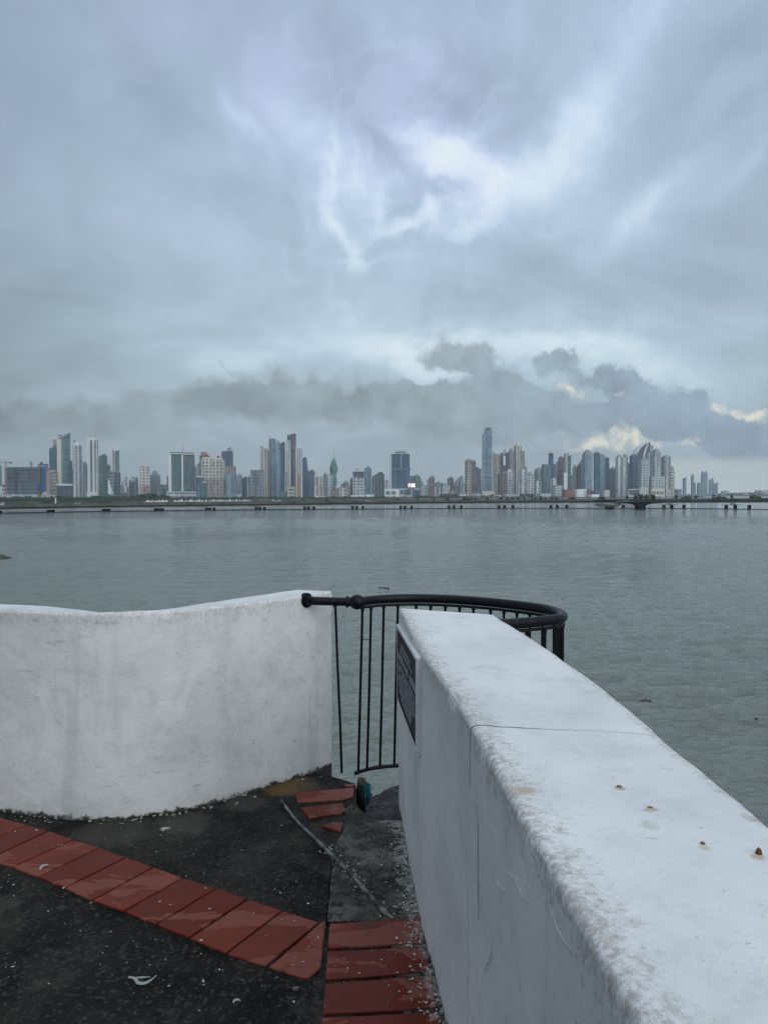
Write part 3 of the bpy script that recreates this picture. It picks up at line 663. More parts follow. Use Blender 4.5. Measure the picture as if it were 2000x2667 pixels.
# ------------------------------------------------------------------ iron railing of the round bay
ZR = .930
rail = empty('iron_railing', (.35, 3.75, 0), 'black iron railing with round handrail curving outward between the two white walls', 'railing')
rp0 = [fp(x, y, ZR) for x, y in ((930, 1568), (960, 1564), (1000, 1560.5), (1060, 1558.5), (1120, 1559), (1200, 1562.5), (1300, 1571), (1400, 1583.5), (1440, 1592), (1460, 1600), (1464, 1607), (1450, 1613), (1400, 1619), (1340, 1624), (1295, 1628))] + [Vector((.52, 3.36, ZR))]
rpath = resample(smooth_path(rp0, 8), .02)
local(rail, MB().tube(rpath, .0240, 18)).build('handrail', M['iron'], rail, smooth=True)
fl0 = at(811, 1565, 4.055); ball = rpath[0]
pts = [fl0.lerp(ball, k / 10) for k in range(11)]
local(rail, MB().tube(pts, .0222, 18)).build('wall_tube', M['iron'], rail, smooth=True)
dirp = (ball - fl0).normalized()
def disc_along(c, d, prof, seg=24):
    mb = MB(); mb.tube([c + d * s_ for s_, r_ in prof], [r_ for s_, r_ in prof], seg); return mb
nf = Vector((.78, -.62, 0)).normalized()
mbf = disc_along(fl0, nf, [(-.05, .040), (-.030, .040), (-.0295, .038), (-.0265, .037), (-.026, .029), (-.016, .028), (-.0155, .0235), (.004, .0228)])
local(rail, mbf).build('wall_flange', M['iron'], rail, smooth=False)
prof = [(-.060, .024), (-.056, .031), (-.048, .031), (-.044, .026)] + [(.042 * math.sin(a), max(.024, .040 * math.cos(a))) for a in np.linspace(-1.2, 1.2, 15)]
local(rail, disc_along(ball, dirp, prof)).build('ball_joint', M['iron'], rail, smooth=True)
under = [p + Vector((0, 0, -.0335)) for p in rpath[2:-3]]
local(rail, MB().tube(under, .0075, 8)).build('upper_rail', M['iron'], rail, smooth=True)
cen = Vector((.36, 3.74, 0))
def foot(p):
    d = Vector((p.x, p.y, 0)) - cen; q = cen + d * 1.025; return Vector((q.x - .012, q.y, .01))
low = [foot(p) + Vector((0, 0, .004 * mnoise.noise(p * 5))) for p in rpath[1:-3]]
local(rail, MB().tube(low, [.0105 + .004 * max(0, mnoise.noise(p * 11)) for p in low], 8)).build('lower_rail', M['iron'], rail, smooth=True)
s_ = .03; acc = 0; nb = 0; last = rpath[0]; nxt = .028
for i in range(1, len(rpath) - 4):
    acc += (rpath[i] - rpath[i - 1]).length
    if acc >= nxt:
        nxt += .084 if nb > 0 else .062
        p = rpath[i]; top = Vector((p.x, p.y, ZR - .03)); bot = foot(p); mid = top.lerp(bot, .55) + Vector((mnoise.noise(p * 9) * .004, 0, 0))
        thick = .0080 if (p.x > .80) else .0070
        mbb = MB().tube([top, top + (bot - top) * .012, top.lerp(bot, .03), mid, bot], [thick * 1.7, thick * 1.5, thick, thick, thick * .95], 8)
        local(rail, mbb).build('baluster', M['iron'], rail, smooth=True); nb += 1
t0 = fl0.lerp(ball, .52)
e0 = at(890, 2013, t0.y + .01)
local(rail, MB().tube([t0 + Vector((0, 0, -.02)), t0 + Vector((0.002, 0, -.04)), t0.lerp(e0, .35), t0.lerp(e0, .7) + Vector((.002, 0, 0)), e0], [.011, .0068, .0066, .007, .0066], 8)).build('loose_baluster', M['iron'], rail, smooth=True)
b1 = fp(938, 2040); mb = MB(); mb.tube([b1 + Vector((0, .0, .03)), b1 + Vector((.0, -.005, -.04)), b1 + Vector((.006, -.01, -.13)), b1 + Vector((.01, -.01, -.22))], [.012, .022, .024, .020], 9)
local(rail, mb).build('post_stub', M['black'], rail, smooth=True)
# rope scrap tied to the foot of the railing
rpz = empty('rope_scrap', b1 + Vector((.01, -.02, .02)), 'frayed teal and tan rope scrap tied at the foot of the black railing', 'rope')
mb = MB(); mt = MB(); rr_ = random.Random(4)
for k in range(26):
    a = rr_.uniform(0, 6.28); c_ = rpz.location + Vector((0, 0, .0)); pts = []
    for j in range(8):
        q = a + j * .9; pts.append(c_ + Vector((math.cos(q) * .016 + rr_.uniform(-.003, .003), math.sin(q) * .014, .012 - j * .004 + rr_.uniform(-.003, .003))))
    mt.tube(pts, .0016, 4)
for k in range(90):
    p = rpz.location + Vector((rr_.uniform(.002, .018), rr_.uniform(-.008, .008), rr_.uniform(-.012, .006))); pts = [p.copy()]
    ln = rr_.uniform(.03, .17) ; dx = rr_.gauss(.010, .010); sw = rr_.uniform(.5, 3.0)
    for j in range(1, 7): pts.append(p + Vector((dx * math.sin(j / 6 * sw) + .014 * j / 6 + rr_.uniform(-.004, .004), rr_.uniform(-.005, .005), -ln * j / 6)))
    mb.tube(pts, [.0015] * 6 + [.0006], 4)
local(rpz, mt).build('knot', M['tan_rope'], rpz, smooth=True); local(rpz, mb).build('frayed_strands', M['teal_rope'], rpz, smooth=True)

# ------------------------------------------------------------------ conduit, chips and small litter on the terrace
cd = empty('conduit_pipe', fp(870, 2230), 'broken grey plastic conduit lying diagonally across the concrete by the wall', 'pipe')
cpts = [fp(x, y, .010) for x, y in ((733, 2086), (772, 2137), (820, 2183), (864, 2227), (917, 2280), (965, 2336), (1007, 2381))]
cp = resample(smooth_path(cpts, 6), .02)
local(cd, MB().tube(cp, .0068, 12)).build('tube', M['pvc'], cd, smooth=True)
n_ = len(cp); a_, b_ = int(n_ * .47), int(n_ * .66)
local(cd, MB().tube(cp[a_:b_], .0092, 12)).build('sleeve', M['pvc'], cd, smooth=True)
local(cd, MB().tube(cp[int(n_ * .80):], .0088, 12)).build('sleeve', M['pvc'], cd, smooth=True)
local(cd, MB().tube([cp[-1], fp(1024, 2392, .012)], [.0066, .0062], 12)).build('end_stub', M['pvc'], cd, smooth=True)
def chip(mb, p, r, rnd, thin=.0012, lng=1.0):
    k = rnd.randint(5, 8); a0_ = rnd.uniform(0, 6.28); vs_ = []; dr = rnd.uniform(0, 3.14)
    for z_ in (0, 1):
        for i in range(k):
            a = 2 * math.pi * i / k; rr2 = r * (.65 + .5 * math.sin(a0_ + i * 2.4) ** 2); x_, y_ = math.cos(a) * rr2 * lng, math.sin(a) * rr2
            vs_.append((p.x + x_ * math.cos(dr) - y_ * math.sin(dr), p.y + x_ * math.sin(dr) + y_ * math.cos(dr), p.z + z_ * thin + (math.sin(a + a0_) * r * .12 if z_ else 0)))
    mb.add(vs_, [tuple(range(k, 2 * k))] + [(i, (i + 1) % k, k + (i + 1) % k, k + i) for i in range(k)])
mb = MB(); rc = random.Random(12)
def lz(x, y): return .0092
for k in range(190):
    x, y = rc.uniform(-60, 1090), 2667 - (rc.random() ** .8) * 530
    p = fp(x, y)
    if p.x > .363 - .092 * p.y - .02: continue
    p.z = .002 if True else 0
    p.z = .0095; chip(mb, p, rc.choice([.0011, .0014, .0018, .0022, .0028, .004]) * rc.uniform(.7, 1.3), rc, lng=rc.uniform(1, 1.7))
for i in range(150):      # flakes fallen along the foot of the curved wall
    j = rc.randrange(60, len(path) - 6); p = path[j] - norm[j] * abs(rc.gauss(.006, .04)); p = Vector((p.x, p.y, .001))
    chip(mb, p, .0012 + .0055 * rc.random() ** 2.2, rc, lng=rc.uniform(1, 3.5))
for i in range(60):       # and around the conduit
    j = rc.randrange(int(n_ * .45), n_); p = cp[j] + Vector((rc.gauss(.012, .018), rc.gauss(0, .018), 0)); p.z = .0055
    chip(mb, p, rc.uniform(.0015, .005), rc, lng=rc.uniform(1, 2))
for i in range(230):      # and at the foot of the plaque wall
    y_ = rc.uniform(1.2, 3.25); p = Vector((inner(y_) - abs(rc.gauss(0, .035)), y_, .0096)); chip(mb, p, rc.uniform(.0015, .005), rc, lng=rc.uniform(1, 2))
tag(mb.build('paint_chips', M['chip']), 'scattered pale paint chips over the dark floor and red tiles', 'paint chips', kind='stuff')
def ribbon(name, pts, wd, m, label, cat):
    pts = smooth_path(pts, 6); c_ = pts[0]; o_ = []
    mb = MB(); n2 = len(pts); vs_ = []
    for i, p in enumerate(pts):
        t_ = (pts[min(i + 1, n2 - 1)] - pts[max(i - 1, 0)]).normalized(); s2 = Vector((-t_.y, t_.x, .35)).normalized()
        ww = wd * (.35 + .65 * math.sin(math.pi * min(1, .1 + i / (n2 - 1))))
        for dz in (0, .0014): vs_ += [p - s2 * ww + Vector((0, 0, dz)), p + s2 * ww + Vector((0, 0, dz))]
    fs_ = []
    for i in range(n2 - 1):
        a = i * 4; b2 = a + 4
        fs_ += [(a, a + 1, b2 + 1, b2), (a + 2, b2 + 2, b2 + 3, a + 3), (a, b2, b2 + 2, a + 2), (a + 1, a + 3, b2 + 3, b2 + 1)]
    fs_ += [(0, 2, 3, 1), (4 * n2 - 4, 4 * n2 - 3, 4 * n2 - 1, 4 * n2 - 2)]
    mb.add(vs_, fs_); return tag(mb.build(name, m, smooth=False), label, cat)
ribbon('plastic_scrap', [fp(335, 2545, .006), fp(352, 2549, .01), fp(360, 2560, .008), fp(378, 2561, .012), fp(395, 2552, .012), fp(408, 2541, .006)], .0048, M['white'], 'curled white plastic strip on the dark floor at the bottom left', 'litter')
ribbon('plastic_scrap', [fp(352, 2547, .008), fp(370, 2546, .016), fp(392, 2545, .010)], .0028, M['white'], 'thin pale sliver lying across the curled white strip', 'litter')
ribbon('plastic_scrap', [fp(105, 2266, .012), fp(110, 2257, .014), fp(120, 2253, .014), fp(128, 2252, .012)], .0055, M['white'], 'small hooked white scrap lying on the red tile path at left', 'litter')
ribbon('plastic_scrap', [fp(608, 2613, .004), fp(611, 2606, .006), fp(620, 2604, .006), fp(627, 2607, .004)], .0032, M['white'], 'tiny white crescent scrap on the dark floor below the tile path', 'litter')
mb = MB(); chip(mb, fp(772, 2578, .001), .011, rc, .006, 1.3)
tag(mb.build('pebble', mat('grey_pebble', (.09, .09, .085), .7)), 'flat grey pebble on the dark floor beside the tile corner', 'pebble')
mb = MB(); chip(mb, fp(430, 2160, .001), .017, rc, .005, 1.4)
tag(mb.build('plaster_chip', M['chip']), 'largest pale plaster flake on the floor near the curved wall', 'plaster flake')
for (x, y, r_, h_, lb) in ((1612, 2050, .0055, .0035, 'round rusty nail head, farthest along the white wall top'), (1692, 2105, .007, .0025, 'flattened rusty nail head with a pale stain on the wall top'),
                           (1829, 2198, .0040, .004, 'small dark nail head between the flat nail and the pointed one'), (1975, 2222, .0050, .0085, 'pointed orange rusty nail stub at the right on the wall top')):
    p = fp(x, y, .954); mb = MB(); mb.lathe((p.x, p.y, p.z), [(r_ * 1.05, -.003), (r_, .0005), (r_ * .8, h_ * .6), (r_ * .25, h_)], 9)
    o = mb.build('rusty_nail', M['rust']); tag(o, lb, 'nail', 'rusty nails on the white wall top')

# ------------------------------------------------------------------ floating bits on the water
def twig(x, y, dx, label, thick=.05, m='wood', curve=.1, nm='driftwood', cat='driftwood'):
    p = fp(x, y, WATER + .11); q = fp(x + dx, y + random.uniform(-3, 3), WATER + .14); mid = p.lerp(q, .5) + Vector((0, curve, .04))
    mb = MB(); mb.tube(smooth_path([p, mid, q], 5), [thick * (.35 + .65 * i / 10) for i in range(11)], 6)
    mb.tube([mid, mid + Vector((.2, .2, .12))], [thick * .5, thick * .2], 5)
    tag(mb.build(nm, M[m]), label, cat, 'debris floating on the bay')
def bit(x, y, r_, m, label, nm='floating_debris', cat='debris', sq=.5):
    p = fp(x, y, WATER + .11); mb = MB(); mb.lump(p, r_, x, 2, .6, sq); mb.lump(p + Vector((r_ * .9, .1, .02)), r_ * .55, y, 1, .5, sq)
    tag(mb.build(nm, M[m]), label, cat, 'debris floating on the bay')
twig(984, 1531, 30, 'dark driftwood branch floating just above the middle of the handrail', .10)
twig(925, 1667, 36, 'thin curved twig floating behind the first balusters', .035)
twig(1660, 1826, 36, 'dark branch with thick end floating right of the cracked wall top', .06)
twig(1510, 1741, 1, 'short twig afloat close beside the white wall edge', .04)
bit(893, 1606, .12, 'wood', 'small dark clump afloat between the loose baluster and the ball, upper one')
bit(892, 1627, .16, 'wood', 'dark clump afloat between the loose baluster and the ball, lower one')
bit(1546, 1741, .13, 'red', 'reddish scrap floating to the right of the railing bay')
bit(1913, 1774, .24, 'black', 'black lump floating on the open water at right')
bit(1966, 1874, .15, 'black', 'black lump floating beside a white scrap near the right border')
bit(1975, 1870, .09, 'white', 'white scrap floating beside the black lump near the right border')
mb = MB(); rq = random.Random(9)
for k in range(46):
    x, y = rq.uniform(1500, 2000), rq.uniform(1740, 2120); p = fp(x, y, WATER + .11)
    chip(mb, p, rq.uniform(.02, .05), rq, .02, 1.5)
tag(mb.build('foam_flecks', M['white']), 'tiny white flecks scattered over the darker water at right', 'flecks', kind='stuff')
rk = at(-22, 1462, 0.1) ; rk = fp(-14, 1456, WATER)
mb = MB(); mb.lump(rk, 2.6, 4, 3, .7, .42); mb.lump(rk + Vector((-3, 3, 0)), 2.2, 9, 3, .6, .5)
tag(mb.build('rock', mat('wet_algae_rock', (.03, .038, .026), .6, var=(1.2, (.07, .075, .05), .4, .6), bump=(4, .8, .1)), smooth=True), 'low dark wet rock breaking the water at the left border', 'rock')

# ------------------------------------------------------------------ shore land
ground = mat('shore_ground', (.045, .055, .036), .95, spec=.1, var=(.02, (.085, .085, .07), .45, .6))
shore = [(-1500, 700), (-300, 860), (0, 930), (200, 1010), (380, 1120), (560, 1230), (700, 1310), (900, 1450), (1080, 1640), (1240, 1900), (1400, 2200), (1640, 2500), (1760, 2620), (1790, 3300)]
sp_ = [Vector(((x - 1000) / F * y, y, 0)) for x, y in shore]
mb = MB(); n_ = len(sp_); zs = [WATER - 1, WATER + 2.2, WATER + 3.2, WATER + 3.6]; off = [0, 4, 60, 4200]; vs_ = []
for z_, o_ in zip(zs, off):
    for p in sp_: vs_.append((p.x - (o_ * .2 if o_ > 100 else 0), p.y + o_, z_))
fs_ = [(r_ * n_ + i, r_ * n_ + i + 1, (r_ + 1) * n_ + i + 1, (r_ + 1) * n_ + i) for r_ in range(3) for i in range(n_ - 1)]
mb.add(vs_, fs_); tag(mb.build('shore_land', ground), kind='structure')
SEA_G = WATER + 3.2
def shore_y(x):
    for (a, ya), (b_, yb) in zip(shore, shore[1:]):
        if a <= x <= b_: return ya + (yb - ya) * (x - a) / (b_ - a)
    return shore[-1][1]
hd = [at(x, 1290, 3900) for x in (1790, 1850, 1900, 1960, 2010, 2300, 2700)]
mb = MB(); tops = [0, 3, 6, 10, 14, 22, 20]
vs_ = [(p.x, p.y, WATER - 1) for p in hd] + [(p.x, p.y + 60, WATER + 3 + t_ * .4) for p, t_ in zip(hd, tops)] + [(p.x, p.y + 400, WATER + 4 + t_) for p, t_ in zip(hd, tops)] + [(p.x, p.y + 1500, WATER) for p in hd]
fs_ = [(r_ * 7 + i, r_ * 7 + i + 1, (r_ + 1) * 7 + i + 1, (r_ + 1) * 7 + i) for r_ in range(3) for i in range(6)]
mb.add(vs_, fs_); tag(mb.build('headland_terrain', ground), kind='structure')
# dark low spit of the far right bay between shore and headland
mb = MB(); p0, p1 = at(1748, 1289, 2900), at(1830, 1289, 2900); mb.prism([(p0.x, 2900), (p1.x, 2900), (p1.x + 40, 3500), (p0.x, 3500)], WATER - 1, WATER + 3.5)
tag(mb.build('spit_terrain', ground), kind='structure')

# foliage: clumps of many small faces
def leaf_mat(name, c1, c2):
    m = bpy.data.materials.new(name); m.use_nodes = True; t = NT(m.node_tree); b = t.n['Principled BSDF']
    g_ = t.new('ShaderNodeNewGeometry').outputs['Random Per Island']
    t.l.new(t.mix(g_, c1, c2), b.inputs['Base Color']); b.inputs['Roughness'].default_value = .7; b.inputs['Specular IOR Level'].default_value = .25; return m
M['leaf'] = leaf_mat('tree_leaves', (.022, .045, .026), (.05, .085, .04)); M['leaf2'] = leaf_mat('shrub_leaves', (.022, .045, .016), (.06, .09, .03))
M['bark'] = mat('bark', (.06, .05, .04), .9)
def crown(mb, c, rx, rz_, n_, rnd, s_=.22):
    for k in range(n_):
        a = rnd.uniform(0, 6.28); u = rnd.uniform(-.75, 1); q = (rnd.random() ** .4) * math.sqrt(max(0, 1 - u * u * .85)) * (.8 + .35 * math.sin(a * 3 + c[0]))
        p = Vector((c[0] + math.cos(a) * q * rx, c[1] + math.sin(a) * q * rx, c[2] + u * rz_))
        r_ = rx * s_ * rnd.uniform(.6, 1.4); v0, f0 = ICO[1]; d = Vector((rnd.uniform(-1, 1), rnd.uniform(-1, 1), rnd.uniform(-1, 1))) * 9
        vs_ = [(p.x + v[0] * r_ * (1 + .5 * mnoise.noise(Vector(v) * 2 + d)), p.y + v[1] * r_ * (1 + .5 * mnoise.noise(Vector(v) * 2 + d)), p.z + v[2] * r_ * .75 * (1 + .5 * mnoise.noise(Vector(v) * 2 - d))) for v in v0]
        mb.add(vs_, f0)
rt = random.Random(21)
belt = MB()
def belt_run(x0, x1, ytop, step, dist, jit=3.0, n_=12):
    x = x0
    while x < x1:
        Y_ = shore_y(x) + dist + rt.uniform(-15, 30); yt = ytop(x) + rt.uniform(-jit * .4, jit * .7)
        z_ = at(x, yt, Y_).z; g0 = WATER + 2.8; h_ = max(3.0, z_ - g0); p = at(x, yt, Y_)
        rx = h_ * rt.uniform(.42, .75); crown(belt, (p.x, Y_, g0 + h_ * .56), rx, h_ * .46, n_, rt, .34)
        x += step * rt.uniform(.7, 1.3)
belt_run(-120, 300, lambda x: 1294 + 1.5 * math.sin(x * .07), 4.0, 55)
belt_run(-120, 300, lambda x: 1297, 2.6, 25, n_=16); belt_run(-120, 420, lambda x: 1302.5, 2.4, -3, n_=12)
belt_run(290, 370, lambda x: 1293, 3.6, 60); belt_run(300, 440, lambda x: 1298, 2.6, 25)
belt_run(362, 405, lambda x: 1288 - 3 * math.exp(-((x - 398) / 14) ** 2), 3.6, 120, 2); belt_run(405, 440, lambda x: 1290 + 2 * math.cos(x * .2), 3.6, 120, 2)
belt_run(430, 620, lambda x: 1296 + 1.2 * math.sin(x * .11), 4.0, 60); belt_run(600, 800, lambda x: 1294.5 + math.sin(x * .13), 3.8, 70); belt_run(480, 1000, lambda x: 1299, 3.6, 22, n_=9)
belt_run(800, 1060, lambda x: 1293.5 + math.sin(x * .2), 3.6, 60); belt_run(1050, 1260, lambda x: 1292 + 2 * math.sin(x * .09), 3.4, 60); belt_run(1100, 1300, lambda x: 1295, 3.0, 20, n_=8)
belt_run(1260, 1560, lambda x: 1288.5 + 2 * math.sin(x * .12), 3.4, 50); belt_run(1560, 1760, lambda x: 1288.5, 3.0, 40, n_=8)
belt_run(1150, 1192, lambda x: 1287, 3.4, 120); belt_run(1355, 1400, lambda x: 1286 + 2 * math.sin(x), 3.4, 60)
tag(belt.build('waterfront_trees', M['leaf']), 'dark green belt of trees along the far city waterfront', 'trees', kind='stuff')
hb = MB()
for k in range(150):
    x = rt.uniform(1795, 2120); Y_ = rt.uniform(3950, 4200); z_ = WATER + 4; h_ = (2 + 9 * max(0, (x - 1820) / 200)) * rt.uniform(.7, 1.4); p = at(x, 1290, Y_)
    crown(hb, (p.x, Y_, z_ + h_ * .4 + (x - 1800) * .02), 11 * rt.uniform(.7, 1.3), h_ * .6, 6, rt, .5)
tag(hb.build('headland_trees', M['leaf']), 'low dark trees covering the far headland at the right', 'trees', kind='stuff')

# ------------------------------------------------------------------ facades
def facade(name, wall, glass, mode, vp=9.0, fpitch=3.6, vr=.5, hr=.55, rough=.35):
    m = bpy.data.materials.new('facade_' + name); m.use_nodes = True; t = NT(m.node_tree); b = t.n['Principled BSDF']
    oc = t.new('ShaderNodeTexCoord').outputs['Object']; s = t.new('ShaderNodeSeparateXYZ'); t.l.new(oc, s.inputs[0])
    u = t.math('ADD', t.math('ADD', s.outputs[0], s.outputs[1]), 500.0); z_ = s.outputs[2]
    fu = t.math('FRACT', t.math('DIVIDE', u, vp)); iu = t.math('FLOOR', t.math('DIVIDE', u, vp)); fz = t.math('FRACT', t.math('DIVIDE', z_, fpitch)); iz = t.math('FLOOR', t.math('DIVIDE', z_, fpitch))
    V = t.math('LESS_THAN', fu, vr); H = t.math('LESS_THAN', fz, hr)
    fac = {'v': t.math('MULTIPLY', V, t.math('MULTIPLY_ADD', H, .35, .65)), 'h': t.math('MULTIPLY', H, t.math('MULTIPLY_ADD', V, .3, .7)), 'g': t.math('MULTIPLY', V, H),
           'p': t.math('MULTIPLY', V, t.math('MULTIPLY', H, t.math('LESS_THAN', t.math('FRACT', t.math('DIVIDE', u, vp * .5)), .55)))}[mode]
    c = t.new('ShaderNodeCombineXYZ'); t.l.new(iu, c.inputs[0]); t.l.new(iz, c.inputs[1])
    wn = t.new('ShaderNodeTexWhiteNoise', noise_dimensions='2D'); t.l.new(c.outputs[0], wn.inputs['Vector'])
    rnd = wn.outputs['Value']
    oi = t.new('ShaderNodeObjectInfo').outputs['Random']
    gl = t.mix(t.math('MULTIPLY', rnd, .75), glass, tuple(min(1, g_ * 2.4 + .03) for g_ in glass))
    # broad tonal changes: refuge floors, stained or repainted storeys
    c2 = t.new('ShaderNodeCombineXYZ'); t.l.new(t.math('FLOOR', t.math('DIVIDE', u, vp * 1.0)), c2.inputs[0]); t.l.new(t.math('FLOOR', t.math('DIVIDE', z_, 30.0)), c2.inputs[1]); t.l.new(t.math('MULTIPLY', oi, 40), c2.inputs[2])
    w2 = t.new('ShaderNodeTexWhiteNoise', noise_dimensions='3D'); t.l.new(c2.outputs[0], w2.inputs['Vector'])
    wl = t.mix(t.math('MULTIPLY', w2.outputs['Value'], .7), tuple(min(.8, g_ * 1.18) for g_ in wall), tuple(g_ * .5 for g_ in wall))
    wl = t.mix(t.math('MULTIPLY', t.noise(oc, .03, 3), .4), wl, tuple(g_ * .7 for g_ in wall))
    col = t.mix(fac, wl, gl)
    t.l.new(col, b.inputs['Base Color']); t.l.new(t.math('SUBTRACT', .8, t.math('MULTIPLY', fac, .8 - rough)), b.inputs['Roughness'])
    b.inputs['Specular IOR Level'].default_value = .22
    return m
WALLS = {'white': ((.76, .79, .78), (.10, .135, .165)), 'pale': ((.52, .55, .55), (.09, .12, .145)), 'beige': ((.44, .40, .34), (.10, .11, .11)), 'cream': ((.66, .64, .56), (.13, .14, .14)),
         'pink': ((.43, .34, .31), (.12, .12, .13)), 'grey': ((.29, .32, .34), (.065, .09, .115)), 'slate': ((.14, .17, .20), (.035, .055, .08)), 'brown': ((.24, .20, .17), (.07, .075, .085)),
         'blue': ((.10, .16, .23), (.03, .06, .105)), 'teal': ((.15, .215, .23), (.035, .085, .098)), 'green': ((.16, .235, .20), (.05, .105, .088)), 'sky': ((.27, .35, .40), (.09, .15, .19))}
MODES = {'v': ('v', 9.0, 7.0, .5, .6), 'w': ('v', 15.0, 7.0, .5, .6), 'h': ('h', 14.0, 8.0, .5, .5), 'g': ('g', 9.0, 7.5, .6, .6), 'p': ('p', 11.0, 8.0, .7, .6), 'n': ('v', 5.5, 5.0, .45, .6)}
FM = {}
def fm(k):
    if k not in FM:
        wk, mk = k.split('_'); wc, gc = WALLS[wk]; md = MODES[mk]; FM[k] = facade(k, wc, gc, *md)
    return FM[k]
plain = {k: mat('plain_' + k, v[0], .8) for k, v in WALLS.items()}
plain['red'] = mat('red_roof', (.25, .07, .06), .8); plain['orange'] = mat('orange_cladding', (.42, .24, .12), .8); plain['bluepanel'] = mat('blue_panel', (.02, .09, .28), .6)
plain['dark'] = mat('dark_plant', (.05, .06, .07), .7); plain['whitec'] = mat('white_concrete', (.78, .80, .79), .7); plain['greenroof'] = mat('green_roof', (.09, .2, .08), .8)
GZ = WATER + 2.9
rb = random.Random(5)
def vol(parent, D, x0, x1, yt, mk, name='shaft', yb=None, yaw=None, roof=None, dep=.8, yoff=0):
    """one block of a building, spanning image columns x0..x1 at depth D; local coordinates of its building"""
    m = plain[mk] if mk in plain else fm(mk)
    a, b_ = at(x0, yt, D), at(x1, yt, D); wpx = b_.x - a.x; zt = a.z; zb_ = GZ if yb is None else at(x0, yb, D).z
    yaw = rb.choice([-.45, -.3, .3, .45, .2, -.2]) if yaw is None else yaw
    c_, s_ = math.cos(abs(yaw)), math.sin(abs(yaw)); w_ = wpx / (c_ + dep * s_); d_ = w_ * dep
    cx_ = (a.x + b_.x) / 2; cy_ = D + (w_ * s_ + d_ * c_) / 2 + yoff; h_ = zt - zb_
    mb = MB(); hw, hd_ = w_ / 2, d_ / 2; rect = [(-hw, -hd_), (hw, -hd_), (hw, hd_), (-hw, hd_)]
    if roof == 'slr': mb.prism(rect, 0, [h_ - wpx * .45, h_, h_, h_ - wpx * .45])
    elif roof == 'sll': mb.prism(rect, 0, [h_, h_ - wpx * .45, h_ - wpx * .45, h_])
    elif roof == 'round': mb.lathe((0, 0, 0), [(hw, 0), (hw, h_)], 20)
    else:
        cham = w_ * .12; oc_ = [(-hw + cham, -hd_), (hw - cham, -hd_), (hw, -hd_ + cham), (hw, hd_ - cham), (hw - cham, hd_), (-hw + cham, hd_), (-hw, hd_ - cham), (-hw, -hd_ + cham)] if w_ > 25 and roof != 'box' else rect
        mb.prism(oc_, 0, h_)
    o = mb.build(name, m, parent); l = parent.location; o.location = (cx_ - l.x, cy_ - l.y, zb_ - l.z); o.rotation_euler = (0, 0, yaw)
    if roof is None and name == 'shaft' and h_ > 40:
        mp = MB(); mp.box((0, 0, 2.2), (w_ * .55, d_ * .5, 4.4)); mp.box((w_ * .1, 0, 5.4), (w_ * .22, d_ * .25, 2.2)); q = mp.build('plant_room', plain['grey'], parent); q.location = (cx_ - l.x, cy_ - l.y, zt - l.z); q.rotation_euler = (0, 0, yaw)
        mp = MB(); t_ = .5
        for sx_, sy_, ww, dd in ((0, -hd_ + t_, w_, t_), (0, hd_ - t_, w_, t_), (-hw + t_, 0, t_, d_ - 3 * t_), (hw - t_, 0, t_, d_ - 3 * t_)): mp.box((sx_ * .86, sy_ * .86, .8), (ww * .86, dd, 1.6) if ww > dd else (ww, dd * .86, 1.6))
        q = mp.build('parapet', m, parent); q.location = (cx_ - l.x, cy_ - l.y, zt - l.z); q.rotation_euler = (0, 0, yaw)
    if roof in ('pyr', 'redpyr', 'dome', 'steps'):
        mp = MB()
        if roof == 'steps': mp.box((0, 0, 3), (w_ * .75, d_ * .75, 6)); mp.box((0, 0, 8.5), (w_ * .5, d_ * .5, 5)); mp.box((0, 0, 12.5), (w_ * .28, d_ * .28, 3))
        elif roof == 'dome': mp.lathe((0, 0, 0), [(w_ * .42, 0), (w_ * .42, 2), (w_ * .36, 5), (w_ * .22, 8), (w_ * .06, 9.5)], 14)
        else: mp.box((0, 0, 1.5), (w_ * .8, d_ * .8, 3)); mp.box((0, 0, 3 + w_ * .2), (w_ * .66, d_ * .66, w_ * .4), 0, .12)
        q = mp.build('crown', plain['red'] if roof == 'redpyr' else plain['grey'] if mk not in WALLS else m, parent); q.location = (cx_ - l.x, cy_ - l.y, zt - l.z); q.rotation_euler = (0, 0, yaw)
    return o
def bld(label, D, vols, name='high_rise', cat='tower', group='high-rise towers of the far skyline'):
    xs_ = [v[0] for v in vols] + [v[1] for v in vols]; p = at((min(xs_) + max(xs_)) / 2, 1290, D); e = empty(name, (p.x, D, GZ), label, cat, group)
    for v in vols:
        kw = v[4] if len(v) > 4 else {}; vol(e, D + kw.pop('dz', 0), v[0], v[1], v[2], v[3], **kw)
    return e
def mast(e, D, x, y0, y1, r_=.8, name='antenna'):
    p, q = at(x, y0, D), at(x, y1, D); mb = MB(); l = e.location; mb.tube([p - l, p.lerp(q, .5) - l, q - l], [r_, r_ * .6, r_ * .25], 6); mb.build(name, plain['grey'], e)
LOW = dict(name='low_building', cat='building', group='low buildings along the far shore')
d = dict
bld('grey tower cut by the left border', 1700, [(-14, 1, 1214, 'grey_v')]); bld('white low block at the far left border under the crane', 1600, [(-20, 12, 1266, 'white_g'), (2, 13, 1262, 'grey_g', d(dz=30))], **LOW)
e = bld('wide dark blue office slab with long horizontal floors, white podium', 1600, [(13, 101, 1218, 'slate_h', d(yaw=0, dep=.25, roof='box')), (42, 46, 1219, 'dark', d(name='core', yaw=0, dep=.5, yoff=-4, roof='box')), (18, 99, 1216.5, 'dark', d(name='roof_canopy', yb=1218, yaw=0, dep=.2, yoff=3, roof='box')), (0, 102, 1287, 'white_n', d(name='podium', yaw=0, dep=.3, yoff=-14, roof='box'))], 'office_building', 'office block')
